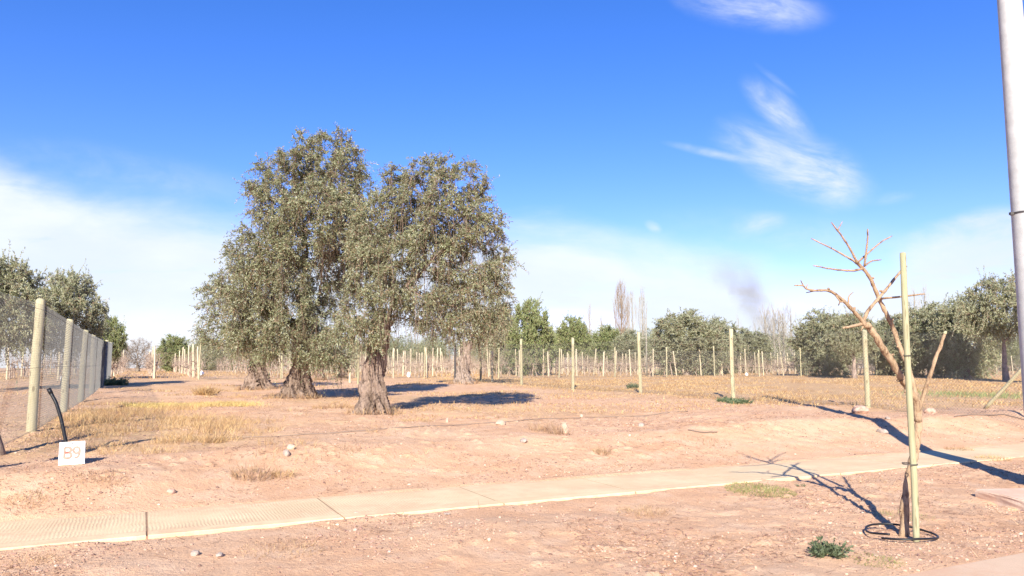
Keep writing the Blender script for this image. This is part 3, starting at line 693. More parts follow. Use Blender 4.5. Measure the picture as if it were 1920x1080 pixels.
fence('mesh_fence', BF, 1.7, 0.09, 0.0022, 'thin wire mesh fence closing the back of the plot behind the olive trunks', rpost=0.7, hpost=[2.3, 1.8, 2.4, 2.0])
c1 = np.array([-5, 47.1])
BF2 = [P3(*(c1 + PT * 4.6 * k)) for k in range(1, 17)]
rgh = random.Random(5)
fence('mesh_fence', BF2, 1.9, 0.09, 0.0020, 'far wire mesh fence along the edge of the vineyard on the right', rpost=0.85, hpost=[rgh.choice([2.1, 2.3, 2.0, 2.2]) for _ in BF2])
# two lone timber posts inside the plot, and a dark iron one by the far olive
for (px, py, h_, m_, lb) in [(671, 720, 1.5, M_STAKE, 'short greenish timber post behind the left side of the near olive trunk'),
                             (853, 719, 1.9, M_STEEL, 'thin dark post leaning against the trunk of the far right olive'),
                             (923, 716, 1.7, M_VPOST, 'brown timber post right of the far olive trunk'),
                             (656, 717, 0.9, M_VPOST, 'short brown peg left of the greenish post'),
                             (1821, 706, 2.0, M_POST, 'single pale post in front of the right olives'),
                             (1748, 704, 2.3, M_STAKE, 'green timber post in front of the right olives, beside the cut shoot')]:
    P = hit(px, py); o = link('timber_post', post_mesh(h_, 0.055, int(px)), m_, loc=P); tag(o, lb, 'post')
# thin white mast by the poplars
P = hit(1213, 705); o = link('mast', mesh_from('mast', [tube([[0, 0, -0.2], [0, 0, 2.2], [0.02, 0, 4.6]], [0.07, 0.055, 0.04], 8)], True), M_PALE, loc=P); tag(o, 'thin pale mast rising above the far fence left of the big round tree', 'mast')

# ------------------------------------------------------------------ vineyard beyond the back fence
DR = np.array([-PT[1], PT[0]])      # the rows run straight back
VPM = [post_mesh(2.0, 0.05, 700 + k, 7) for k in range(4)]
for m_ in VPM: m_.materials.append(M_VPOST)
vine_parts = []
def vine_proto(seed):
    rg = np.random.default_rng(seed); prt = []
    P = [np.zeros(3)]
    for k in range(5): P.append(P[-1] + np.array([rg.normal() * 0.05, rg.normal() * 0.05, 0.17]))
    prt.append(tube(P, np.linspace(0.045, 0.028, 6), 5, False))
    for s_ in (-1, 1):
        a = [P[-1 - rg.integers(0, 2)]]
        for k in range(4): a.append(a[-1] + np.array([rg.normal() * 0.05, s_ * 0.2, rg.normal() * 0.05 + 0.02]))
        prt.append(tube(a, np.linspace(0.026, 0.014, 5), 4, False))
        for k in range(5):
            b = np.array(a[rg.integers(1, 5)]); e = b + np.array([rg.normal() * 0.18, rg.normal() * 0.15, 0.2 + 0.5 * rg.random()]); prt.append(sticks([b], [e], 0.008, 0.004))
            e2 = e + np.array([rg.normal() * 0.2, rg.normal() * 0.2, rg.normal() * 0.2]); prt.append(sticks([e], [e2], 0.005, 0.003))
    V_, F_, off = [], [], 0
    for v, f in prt:
        f = f[0] if isinstance(f, list) else f
        V_.append(v); F_.append(f + off); off += len(v)
    return np.concatenate(V_), np.concatenate(F_)
VPR = [vine_proto(50 + k) for k in range(5)]
rg = np.random.default_rng(31); vposts = 0; wiresA, wiresB = [], []
for row in range(-14, 30):
    t_ = row * 2.35 + 0.6
    start = c1 + PT * t_ + DR * (2.6 + rg.random() * 0.6)
    a_px = 960 + F_PX * start[0] / start[1]
    if a_px < -40 or a_px > 1990: continue
    gap_row = -13.2 < t_ < -9.6               # the grassy alley running back at the left
    if gap_row: continue
    length = 46; k = 0; dd = 0.0; last = None
    while dd < length:
        p_ = start + DR * dd; y_ = p_[1]
        px_ = 960 + F_PX * p_[0] / p_[1]
        if -20 < px_ < 1950 and vposts < 286 and (dd < 26 or rg.random() < 0.5):
            o = link('vineyard_post', VPM[rg.integers(0, 4)], loc=P3(p_[0], p_[1])); vposts += 1
            lean = rg.normal(size=2) * 0.03; o.rotation_euler = (lean[0], lean[1], rg.random() * 6)
            if rg.random() < 0.06: o.rotation_euler[1] = rg.choice([-0.14, 0.14])
            sc_ = 0.88 + 0.25 * rg.random(); o.scale = (1.0, 1.0, sc_)
            tag(o, 'thin weathered timber post among the bare vines beyond the back fence', 'post', 'vineyard posts in rows beyond the wire fence')
        dd += 5.2
    for hz in (0.85, 1.3):
        z0 = float(terrain(*start)); e_ = start + DR * length
        wiresA.append([start[0], start[1], z0 + hz]); wiresB.append([e_[0], e_[1], float(terrain(*e_)) + hz])
    dd = 0.4
    while dd < length:
        p_ = start + DR * dd + rg.normal(size=2) * 0.08; V_, F_ = VPR[rg.integers(0, 5)]
        a = rg.normal() * 0.2 + (0 if rg.random() < 0.5 else math.pi) + math.atan2(DR[1], DR[0]) - math.pi / 2; s_ = 0.8 + 0.45 * rg.random()
        c, s2 = math.cos(a) * s_, math.sin(a) * s_
        Vt = np.stack([V_[:, 0] * c - V_[:, 1] * s2, V_[:, 0] * s2 + V_[:, 1] * c, V_[:, 2] * s_], 1) + [p_[0], p_[1], float(terrain(*p_)) - 0.02]
        vine_parts.append((Vt, F_)); dd += 1.25
vine_parts.append(sticks(wiresA, wiresB, 0.004, 0.004))
tag(link('vines', mesh_from('vines', vine_parts), M_VINE), 'rows of bare brown leafless vines on wires beyond the fence', 'vines', kind='stuff')

# ------------------------------------------------------------------ trees
def colonize(att, pos0, par0, step, infl, kill, iters, rng, grav=0.0):
    pos = [np.array(p) for p in pos0]; par = list(par0)
    A = att.copy(); near = np.full(len(A), -1); dist = np.full(len(A), 1e9); start = 0
    for it in range(iters):
        newp = np.array(pos[start:])
        for c in range(0, len(newp), 400):
            D_ = np.linalg.norm(A[:, None] - newp[None, c:c + 400], axis=2); j = D_.argmin(1); dm = D_[np.arange(len(A)), j]
            b = dm < dist; dist[b] = dm[b]; near[b] = start + c + j[b]
        keep = dist > kill; A = A[keep]; near = near[keep]; dist = dist[keep]; start = len(pos)
        if len(A) == 0: break
        act = dist < infl
        if not act.any():
            act = dist <= dist.min() + step
        ids = np.unique(near[act]); P_ = np.array([pos[i_] for i_ in ids])
        dv = nrm(A[act] - np.array([pos[i_] for i_ in near[act]])); acc = np.zeros((len(ids), 3)); ix = np.searchsorted(ids, near[act]); np.add.at(acc, ix, dv)
        acc = nrm(nrm(acc) + rng.normal(size=acc.shape) * 0.16 + [0, 0, -grav])
        for i_, q_ in zip(ids, P_ + acc * step): pos.append(q_); par.append(int(i_))
        if len(pos) > 9000: break
    return np.array(pos), np.array(par)
def tree_radii(par, rtip, ex=2.3, rmax=9):
    n = len(par); s_ = np.zeros(n); r = np.zeros(n)
    for i_ in range(n - 1, -1, -1):
        r[i_] = rtip if s_[i_] == 0 else s_[i_] ** (1 / ex)
        r[i_] = min(r[i_], rmax)
        if par[i_] >= 0: s_[par[i_]] += r[i_] ** ex
    return r
def branch_tubes(pos, par, r, rmin_sides=0.02, skip_below=0):
    n = len(pos); main = np.full(n, -1)
    for i_ in range(n):
        p_ = par[i_]
        if p_ >= 0 and (main[p_] < 0 or r[i_] > r[main[p_]]): main[p_] = i_
    out = []
    for i_ in range(n):
        p_ = par[i_]
        if p_ >= 0 and main[p_] == i_: continue
        ch = [i_]
        while main[ch[-1]] >= 0: ch.append(main[ch[-1]])
        P = list(pos[ch]); rr = list(r[ch])
        if p_ >= 0: P = [pos[p_]] + P; rr = [min(r[p_], rr[0] * 1.25)] + rr
        if len(P) < 2: continue
        out.append(tube(P, rr, 8 if rr[0] > 0.03 else (5 if rr[0] > 0.012 else 3), False))
    return out
def foliage(rng, tips, outd, ntw, Ltw, nlf, Lf, Wf, droop=0.5, twr=0.0025):
    """leafy twigs on every tip: returns (leaf part, twig part)"""
    n = len(tips); idx = np.repeat(np.arange(n), ntw); m_ = len(idx)
    D = nrm(outd[idx] * 0.55 + rdir(rng, m_) * 0.9 + np.array([0, 0, 0.15])); L = Ltw * (0.45 + 0.75 * rng.random(m_) + 1.1 * (rng.random(m_) < 0.05))
    dr = droop * rng.random(m_)
    B = tips[idx] + rng.normal(size=(m_, 3)) * 0.02
    f = lambda q: B[:, None] + D[:, None] * (L[:, None] * q)[..., None] + np.array([0, 0, -1.0]) * (dr[:, None] * L[:, None] * q ** 2)[..., None]
    mid = f(np.full((m_, 1), 0.5))[:, 0]; end = f(np.ones((m_, 1)))[:, 0]
    tw = [sticks(B, mid, twr, twr * 0.8), sticks(mid, end, twr * 0.8, twr * 0.4)]
    q = (np.arange(nlf)[None] + rng.random((m_, nlf))) / nlf * 0.9 + 0.12
    Pl = f(q).reshape(-1, 3); Dl = np.repeat(D, nlf, 0); k = len(Pl)
    Dl = nrm(Dl * 0.8 + rdir(rng, k) * 0.85 + np.array([0, 0, -0.25 * droop]))
    Ll = Lf * (0.65 + 0.6 * rng.random(k))
    lf = leaves(Pl, Dl, nrm(rdir(rng, k) + [0, 0, 0.6]), Ll, Wf * (0.8 + 0.5 * rng.random(k)))
    return lf, tw
def lobe_points(rng, lobes, n, shell=0.55, cl=0.0):
    v = np.array([l[3] * l[4] * l[5] for l in lobes]); cnt = rng.multinomial(n, v / v.sum()); out = []
    for (cx, cy, cz, rx, ry, rz), k in zip(lobes, cnt):
        d = rdir(rng, k); u = rng.random(k); rad = np.where(rng.random(k) < shell, 0.72 + 0.33 * u, u ** (1 / 3)) * (0.86 + 0.34 * rng.random(k) ** 2)
        out.append(np.array([cx, cy, cz]) + d * rad[:, None] * np.array([rx, ry, rz]))
    out = np.concatenate(out)
    if cl:                                     # draw most of them together into clumps
        c_ = out[rng.choice(len(out), max(8, int(len(out) * 0.055)), replace=False)]
        for i_ in range(0, len(out), 500):
            q_ = out[i_:i_ + 500]; d_ = np.linalg.norm(q_[:, None] - c_[None], axis=2); j_ = d_.argmin(1)
            out[i_:i_ + 500] = q_ + (c_[j_] - q_) * (cl * (0.5 + 0.5 * rng.random(len(q_))))[:, None]
    return out
def gnarl(path, prof, seed, sides=110, rows=120, amp=0.3, flare=0.5):
    """an old olive trunk: twisted ribs, hollows and a spreading foot"""
    path = np.array(path, float); q = np.linspace(0, 1, len(path)); qq = np.linspace(0, 1, rows)
    P = np.stack([np.interp(qq, q, path[:, k]) for k in range(3)], 1)
    rr = np.interp(qq, np.linspace(0, 1, len(prof)), prof)
    th = np.arange(sides) * 2 * math.pi / sides
    T_, Q_ = np.meshgrid(th, qq); H = Q_ * (path[-1, 2] - path[0, 2])
    tw = T_ + H * 0.55
    cx, cy = np.cos(tw), np.sin(tw)
    rib = 0.5 + 0.5 * np.cos(tw * 5 + 2.5 * (fbm(cx * 1.3 + 9, H * 1.1 + cy * 1.3, seed, 3) - 0.5) * 2)
    f1 = fbm(cx * 1.6 + 5, cy * 1.6 + H * 1.5, seed + 5, 4); f2 = fbm(cx * 4 + 3, cy * 4 + H * 3.5, seed + 8, 3); f3 = fbm(cx * 9 + 3, cy * 9 + H * 7, seed + 9, 3)
    groove = sstep(np.abs(fbm(cx * 1.9 + 1, cy * 1.9 + H * 0.7, seed + 15, 3) - 0.5), 0.0, 0.075)
    g2 = sstep(np.abs(fbm(cx * 3.9 + 1, cy * 3.9 + H * 1.4, seed + 25, 3) - 0.5), 0.0, 0.06)
    rad = rr[:, None] * (0.78 + amp * (f1 - 0.5) * 2 + 0.12 * rib * (1 + flare * sstep(Q_, 0.45, 0.0)) + 0.62 * (f2 - 0.5) + 0.40 * (f3 - 0.5))
    rad = rad * (0.45 + 0.55 * groove) * (0.78 + 0.22 * g2)
    root = 0.5 + 0.5 * np.cos(T_ * 5 + seed) * 0.8
    rad = rad + rr[:, None] * sstep(Q_, 0.22, 0.0) * 0.55 * flare * (0.35 + root * 0.8)
    V_ = P[:, None] + np.stack([np.cos(T_) * rad, np.sin(T_) * rad, 0 * T_ + (f2 - 0.5) * 0.05], -1)
    i_ = np.arange(rows - 1)[:, None] * sides; j = np.arange(sides)[None]; j2 = (j + 1) % sides
    Fq = np.stack([i_ + j, i_ + j2, i_ + sides + j2, i_ + sides + j], -1).reshape(-1, 4)
    return V_.reshape(-1, 3), Fq
def shoots(rng, n, rad, L, W):
    """suckers and scruff round the foot"""
    a = rng.random(n) * 6.283; r = rad * (0.6 + 0.6 * rng.random(n)); P = np.stack([np.cos(a) * r, np.sin(a) * r, -0.03 + 0 * a], 1)
    return blades(P, L * (0.3 + rng.random(n)), W, rng, 0.6, 0.3)
def olive(base, lobes_px, D, trunk_path, trunk_prof, seed, n_att, step, ntw, nlf, Lf, Wf, Ltw, label, leafm=M_OLIVE, barkm=M_BARK, forks=None, droop=0.8, depth=1.0, group='old olive trees in the plot', hang=0, tsides=110, rtip=0.005, shell=0.55, hollows=()):
    rng = np.random.default_rng(seed); B = np.array(base)
    root = empty('olive_tree', B, label, 'tree', group)
    tv, tf = gnarl(trunk_path, trunk_prof, seed, tsides, tsides)
    lobes = []
    for (px, py, rx, ry, dy) in lobes_px:
        c = atY(px, py, D + dy) - B; k = (D + dy) / F_PX
        lobes.append((c[0], c[1], c[2], rx * k, max(rx, ry) * k * 0.85 * depth, ry * k))
    lobes = [(a_, b_, c_, d_ * 1.09, e_ * 1.05, f_ * 1.09) for a_, b_, c_, d_, e_, f_ in lobes]
    att = lobe_points(rng, lobes, n_att, shell, 0.36)
    def open_(p_):
        k = np.ones(len(p_), bool)
        for (hx_, hy_, rx, ry, dy, ddy) in hollows:
            c = atY(hx_, hy_, D + dy) - B; k_ = (D + dy) / F_PX
            k &= (((p_ - c) / np.array([rx * k_, ddy, ry * k_])) ** 2).sum(1) > 1 + 0.5 * (rng.random(len(p_)) - 0.5)
        return k
    att = att[open_(att)]
    top = np.array(trunk_path[-1], float); pos0 = [top - [0, 0, 0.5], top - [0, 0, 0.2]]; par0 = [-1, 0]
    for e in (forks or []):
        e = np.array(e, float); prev = 1; p_ = pos0[1]; L_ = np.linalg.norm(e - p_); ns = max(2, int(L_ / step)); bendv = rng.normal(size=3) * 0.12
        for k in range(1, ns + 1):
            q = k / ns; pos0.append(p_ + (e - p_) * q + bendv * math.sin(q * math.pi) + rng.normal(size=3) * 0.02); par0.append(prev if k == 1 else len(pos0) - 2)
    pos, par = colonize(att, pos0, par0, step, step * 9, step * 1.6, 90, rng, 0.03)
    r = tree_radii(par, rtip, 2.25, trunk_prof[-1] * 0.8)
    bt = branch_tubes(pos, par, r)
    link('trunk', mesh_from('trunk', [(tv, tf)] + bt, True), barkm, root)
    fine = (r < rtip * 2.6) & open_(pos); tips = pos[fine]
    cen = np.array([l[:3] for l in lobes]).mean(0); outd = nrm(tips - cen)
    lf, tw = foliage(rng, tips, outd, ntw, Ltw, nlf, Lf, Wf, droop)
    if hang:                                   # long bare hanging twigs under the crown
        k = rng.integers(0, len(pos), hang); A = pos[k]; Bv = A + np.stack([rng.normal(size=hang) * 0.12, rng.normal(size=hang) * 0.12, -0.25 - 0.6 * rng.random(hang)], 1); Cc = Bv + np.stack([rng.normal(size=hang) * 0.1, rng.normal(size=hang) * 0.1, -0.15 - 0.4 * rng.random(hang)], 1)
        tw += [sticks(A, Bv, 0.004, 0.003), sticks(Bv, Cc, 0.003, 0.0015)]
    sr = shoots(rng, 500, trunk_prof[0] * 1.15, 0.22, 0.012)
    cr = link('crown', mesh_from('crown', [lf + (0,)] + [t_ + (1,) for t_ in tw]), [leafm, M_TWIG], root)
    link('basal_shoots', mesh_from('basal_shoots', [sr]), M_BROWNW, root)
    print(label[:30], 'nodes', len(pos), 'leaves', len(lf[0]) // 4)
    return root

B1 = hit(700, 777); D1 = B1[1]
olive(B1, [(815, 385, 95, 85, 0.2), (770, 430, 85, 95, 0.6), (745, 510, 95, 90, -0.2), (885, 470, 62, 95, 0.3), (905, 380, 24, 38, 0), (700, 560, 60, 75, -0.4), (850, 560, 75, 65, 0.4),
           (925, 500, 32, 50, 0.2), (880, 600, 55, 40, 0.6), (690, 450, 40, 70, 0.4), (850, 320, 45, 35, 0.2), (795, 320, 40, 30, 0.0), (945, 545, 22, 40, 0.3), (655, 590, 38, 50, -0.6), (675, 630, 30, 30, -0.8), (790, 600, 35, 35, -0.2), (720, 610, 28, 24, -0.9), (690, 645, 34, 24, -0.6), (880, 340, 30, 38, 0.2), (930, 425, 30, 40, 0.2), (705, 400, 38, 50, 0.3), (925, 570, 38, 45, 0.3), (742, 335, 32, 30, 0.2), (835, 292, 22, 16, 0), (898, 322, 12, 12, 0), (945, 470, 18, 22, 0.2), (915, 400, 26, 24, 0.1)], D1,
      [(0, 0, -0.15), (0.02, 0, 0.4), (0.0, 0, 0.9), (0.05, 0, 1.4), (0.12, 0.02, 1.9), (0.2, 0.05, 2.2)], [0.46, 0.34, 0.26, 0.24, 0.23, 0.23, 0.24], 7,
      3000, 0.13, 7, 15, 0.062, 0.020, 0.25, 'nearest old olive with thick ribbed brown trunk and right-hand crown', forks=[(-0.4, -0.1, 2.9), (0.8, 0.1, 3.0), (0.2, 0.3, 3.4)], hang=1000,
      hollows=[(628, 520, 24, 80, -0.5, 2.0), (800, 528, 22, 17, 0, 5), (785, 632, 30, 20, 0, 5), (740, 590, 20, 26, -1.0, 1.2), (905, 545, 12, 12, 0, 4), (690, 500, 12, 20, -1, 1)])
B2 = hit(555, 746); D2 = B2[1] - 0.8
olive(B2, [(600, 320, 75, 66, 0.2), (638, 272, 36, 40, 0), (585, 275, 38, 34, 0.3), (640, 236, 9, 12, 0), (682, 290, 12, 26, 0), (520, 310, 34, 30, 0.1), (473, 322, 9, 14, 0), (680, 350, 22, 40, 0.3), (430, 440, 16, 14, 0), (535, 370, 72, 70, 0.3), (600, 405, 78, 62, -0.9), (500, 470, 60, 70, -0.3), (545, 490, 45, 65, -0.9), (620, 520, 50, 60, 1.4), (480, 560, 60, 70, -0.2), (545, 590, 60, 60, -0.6), (600, 640, 45, 40, -0.5),
           (645, 380, 35, 60, 0.5), (440, 520, 32, 45, 0), (500, 640, 45, 35, -0.2), (570, 655, 40, 25, -0.6), (480, 345, 16, 26, 0), (655, 610, 30, 40, 0.2), (455, 610, 35, 45, 0), (610, 670, 40, 28, -0.4), (640, 660, 30, 30, 0.6), (540, 450, 60, 80, 0.6), (665, 450, 36, 60, 0.6)], D2,
      [(0, 0, -0.2), (0.02, 0, 0.4), (0.1, 0, 0.8), (0.12, 0, 1.3), (0.1, 0.0, 1.9), (0.2, 0, 2.4)], [0.62, 0.50, 0.36, 0.30, 0.30, 0.30, 0.30], 12,
      4700, 0.17, 7, 15, 0.082, 0.027, 0.34, 'tallest olive with drooping foliage and wide gnarled foot, left of the nearest one', forks=[(-0.6, -0.2, 3.4), (0.7, 0, 4.0), (0.1, 0.3, 4.6), (-1.0, 0.2, 3.0)], hang=1700, droop=1.1, hollows=[(612, 530, 36, 78, -1.6, 2.4), (560, 430, 16, 24, -1.6, 1.2), (500, 560, 16, 30, -1.6, 1.2), (560, 620, 20, 26, -1.6, 1.3), (478, 420, 12, 16, 0, 3)])
B3 = hit(484, 730); D3 = B3[1] - 0.5
olive(B3, [(440, 540, 48, 40, 0), (405, 570, 36, 42, 0), (388, 560, 18, 24, 0), (430, 610, 50, 42, -0.3), (480, 580, 50, 50, 0), (470, 640, 45, 32, -0.2), (405, 620, 30, 35, 0)], D3,
      [(0, 0, -0.2), (0, 0, 0.5), (-0.1, 0, 1.1), (-0.1, 0, 1.8)], [0.75, 0.5, 0.38, 0.34, 0.32], 19,
      1500, 0.2, 5, 10, 0.11, 0.036, 0.42, 'third olive back, greyer, spreading out at the left of the tall one', forks=[(-0.9, 0, 3.0), (0.5, 0, 3.0)], tsides=60, hang=200)
B4 = hit(868, 719); D4 = B4[1]
olive(B4, [(870, 560, 60, 35, 0), (915, 585, 45, 38, 0), (830, 600, 45, 38, 0), (900, 625, 45, 28, 0), (935, 560, 22, 25, 0), (845, 630, 35, 18, 0)], D4,
      [(0, 0, -0.2), (0.0, 0, 0.6), (0.1, 0, 1.3), (0.2, 0, 2.1)], [0.7, 0.42, 0.30, 0.28, 0.28], 23,
      1100, 0.24, 5, 9, 0.12, 0.042, 0.45, 'far olive with dark forked trunk, seen under the right side of the nearest crown', barkm=M_BARK2, forks=[(1.2, 0, 3.2), (-0.9, 0, 3.4)], tsides=60, hang=150)
# two small shaded trunks further back, between the nearest and the tallest olive
for (px, py, s_, lb) in [(600, 712, 1.0, 'distant low olive seen between the two big trunks'), (640, 708, 0.8, 'small distant olive left of the nearest trunk, farther back')]:
    Bq = hit(px, py)
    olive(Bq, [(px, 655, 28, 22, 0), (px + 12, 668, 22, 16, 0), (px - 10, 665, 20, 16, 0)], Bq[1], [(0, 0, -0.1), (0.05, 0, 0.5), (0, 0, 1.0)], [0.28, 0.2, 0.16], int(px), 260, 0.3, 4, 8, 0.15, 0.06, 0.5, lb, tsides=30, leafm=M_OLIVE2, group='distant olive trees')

# prototypes for the trees beyond the fences (copied, scaled and turned)
def proto_tree(seed, kind, lobes, trunk_h, tr, n_att, step, ntw, nlf, Lf, Wf, Ltw, leafm, barkm, droop=0.5):
    rng = np.random.default_rng(seed)
    att = lobe_points(rng, lobes, n_att, 0.6, 0.22)
    pos, par = colonize(att, [[0, 0, 0.0], [0.03, 0, trunk_h * 0.5], [0, 0, trunk_h]], [-1, 0, 1], step, step * 9, step * 1.6, 70, rng, 0.0)
    r = tree_radii(par, 0.009, 2.25, tr); r[0] = tr * 1.3; r[1] = max(r[1], tr * 0.85); r[2] = max(r[2], tr * 0.75)
    tm = mesh_from('trunk', branch_tubes(pos, par, r), True); tm.materials.append(barkm)
    fine = r < 0.024; tips = pos[fine]; outd = nrm(tips - np.mean(att, 0))
    lf, tw = foliage(rng, tips, outd, ntw, Ltw, nlf, Lf, Wf, droop, 0.006)
    cm = mesh_from('crown', ([lf + (0,)] if nlf else []) + [t_ + (1 if nlf else 0,) for t_ in tw])
    for m_ in ([leafm, M_TWIG] if nlf else [M_BARE]): cm.materials.append(m_)
    return tm, cm
# unit trees are 4 m tall, 4 m wide
L_round = [(0, 0, 2.5, 1.5, 1.5, 1.2), (-.9, .2, 2.0, 1.0, 1.1, .9), (.9, -.2, 2.1, 1.1, 1.1, .9), (.2, 0, 3.2, .9, .9, .7), (-.5, -.4, 3.0, .8, .8, .6), (1.2, .3, 2.9, .5, .5, .5)]
L_bush = [(0, 0, 2.0, 1.5, 1.5, 1.7), (-.9, .2, 1.5, 1.0, 1.1, 1.3), (.9, -.2, 1.6, 1.1, 1.1, 1.4), (.2, 0, 3.1, .8, .8, .8), (-.6, -.4, 2.8, .7, .7, .7)]
L_wide = [(0, 0, 2.6, 1.3, 1.2, 1.0), (-1.2, .2, 2.3, .9, .9, .8), (1.1, -.2, 2.5, .9, .9, .9), (-.5, 0, 3.3, .7, .7, .6), (.6, .1, 3.4, .6, .6, .5), (1.7, 0, 1.9, .5, .5, .5)]
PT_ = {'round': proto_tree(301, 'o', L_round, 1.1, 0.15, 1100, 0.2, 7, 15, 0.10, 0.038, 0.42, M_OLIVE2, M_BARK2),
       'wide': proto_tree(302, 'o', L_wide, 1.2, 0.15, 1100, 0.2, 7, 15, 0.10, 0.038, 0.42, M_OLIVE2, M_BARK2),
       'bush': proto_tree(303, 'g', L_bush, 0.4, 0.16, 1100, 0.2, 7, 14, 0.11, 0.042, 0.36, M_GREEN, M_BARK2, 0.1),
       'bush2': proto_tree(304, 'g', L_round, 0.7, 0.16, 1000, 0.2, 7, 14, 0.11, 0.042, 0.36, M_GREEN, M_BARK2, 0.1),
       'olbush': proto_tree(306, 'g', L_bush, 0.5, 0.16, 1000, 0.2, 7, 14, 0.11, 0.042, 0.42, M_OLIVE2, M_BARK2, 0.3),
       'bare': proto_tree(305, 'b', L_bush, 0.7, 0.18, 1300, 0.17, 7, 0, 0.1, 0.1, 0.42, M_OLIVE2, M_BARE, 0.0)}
FAR = [  # px of the trunk, distance, px of half width, top py, kind, turn, name, label
    (-8, 27, 92, 488, 'round', 0.4, 'olive_tree', 'big olive behind the wire mesh fence at the left edge'),
    (126, 31, 66, 515, 'round', 1.2, 'olive_tree', 'olive whose crown rises behind the second and third left fence posts'),
    (205, 44, 36, 598, 'bush2', 2.0, 'green_tree', 'bushy greenish tree at the far end of the left fence'),
    (262, 92, 40, 636, 'bare', 0.3, 'bare_tree', 'brown leafless spreading tree at the end of the vineyard alley'),
    (225, 98, 30, 640, 'bare', 2.3, 'bare_tree', 'brown leafless tree partly hidden by the bushy greenish one at the left fence end'),
    (328, 80, 34, 629, 'bush', 2.9, 'green_tree', 'rounded light green tree right of the leafless tree'),
    (995, 60, 50, 563, 'bush', 0.9, 'green_tree', 'dense bright green tree just right of the big olives'),
    (940, 64, 45, 575, 'olbush', 1.7, 'olive_tree', 'olive partly hidden between the big olives and the dense green tree'),
    (1075, 84, 38, 597, 'bush2', 2.6, 'green_tree', 'pointed green tree left of the thin white poplar'),
    (1138, 92, 40, 612, 'bush', 4.1, 'green_tree', 'green tree in front of the brown poplar, right of the thin white poplar'),
    (1180, 84, 42, 622, 'olbush', 5.2, 'olive_tree', 'low pale olive at the foot of the brown poplar'),
    (1285, 62, 72, 584, 'olbush', 0.2, 'olive_tree', 'big round olive right of the pale mast'),
    (1345, 70, 55, 598, 'olbush', 1.2, 'olive_tree', 'olive joined to the right side of the big round one'),
    (1400, 80, 52, 618, 'olbush', 3.3, 'green_tree', 'low green tree left of the drifting smoke'),
    (1545, 62, 62, 584, 'olbush', 2.2, 'olive_tree', 'dark round olive right of the pale bare poplars'),
    (1598, 54, 56, 588, 'wide', 3.9, 'olive_tree', 'olive with pale thick trunk seen left of the staked tree'),
    (1668, 66, 60, 596, 'olbush', 4.9, 'olive_tree', 'olive directly behind the stake of the small tree'),
    (1738, 62, 66, 572, 'olbush', 5.9, 'olive_tree', 'olive behind the cut shoot of the small tree'),
    (1808, 58, 70, 558, 'olbush', 0.7, 'olive_tree', 'spreading olive midway between the stake and the concrete pole'),
    (1880, 50, 62, 520, 'wide', 2.5, 'olive_tree', 'tallest olive of the right group, next to the concrete pole'),
    (1965, 44, 75, 520, 'wide', 1.5, 'olive_tree', 'olive mostly hidden by the concrete pole at the right edge')]
used = set()
def place_tree(x, y, s_w, s_h, kind, rot, name, label, group=None):
    tm, cm = PT_[kind]; g = float(terrain(x, y)); root = empty(name, (x, y, g - 0.05), label, 'tree', group)
    for nm, me_ in (('trunk', tm), ('crown', cm)):
        o = link(nm, me_, parent=root); o.scale = (s_w, s_w, s_h); o.rotation_euler = (0, 0, rot)
    return root
for (px, D, hw, topy, kind, rot, nm, lb) in FAR:
    x = (px - 960) / F_PX * D; g = float(terrain(x, D)); zt = atY(px, topy, D)[2] - g
    place_tree(x, D, hw * D / F_PX / 1.85, zt / 3.7, kind, rot, nm, lb, 'trees beyond the fences')
# far belt of trees that reads as one mass
rg = np.random.default_rng(77); prt = []
for k in range(90):
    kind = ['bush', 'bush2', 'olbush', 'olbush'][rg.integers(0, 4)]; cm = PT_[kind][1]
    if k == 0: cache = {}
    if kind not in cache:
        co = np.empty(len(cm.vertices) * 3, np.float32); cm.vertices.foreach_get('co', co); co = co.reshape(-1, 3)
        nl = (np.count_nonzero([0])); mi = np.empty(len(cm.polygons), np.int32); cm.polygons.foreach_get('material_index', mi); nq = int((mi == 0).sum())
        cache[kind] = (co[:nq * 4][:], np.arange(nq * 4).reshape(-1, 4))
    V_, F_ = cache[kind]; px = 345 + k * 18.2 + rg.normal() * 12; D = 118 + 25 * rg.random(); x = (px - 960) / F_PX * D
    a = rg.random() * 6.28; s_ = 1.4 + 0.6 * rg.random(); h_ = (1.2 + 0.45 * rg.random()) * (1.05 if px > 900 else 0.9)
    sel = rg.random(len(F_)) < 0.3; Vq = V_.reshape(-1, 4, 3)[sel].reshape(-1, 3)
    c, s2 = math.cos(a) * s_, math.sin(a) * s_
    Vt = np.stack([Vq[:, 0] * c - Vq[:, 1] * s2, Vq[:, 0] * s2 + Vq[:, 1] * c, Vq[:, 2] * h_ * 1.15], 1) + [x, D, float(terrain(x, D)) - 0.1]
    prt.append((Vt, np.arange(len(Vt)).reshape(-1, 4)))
tag(link('treeline', mesh_from('treeline', prt), M_OLIVE2), 'distant belt of low trees closing the view behind the vineyard', 'trees', kind='stuff')

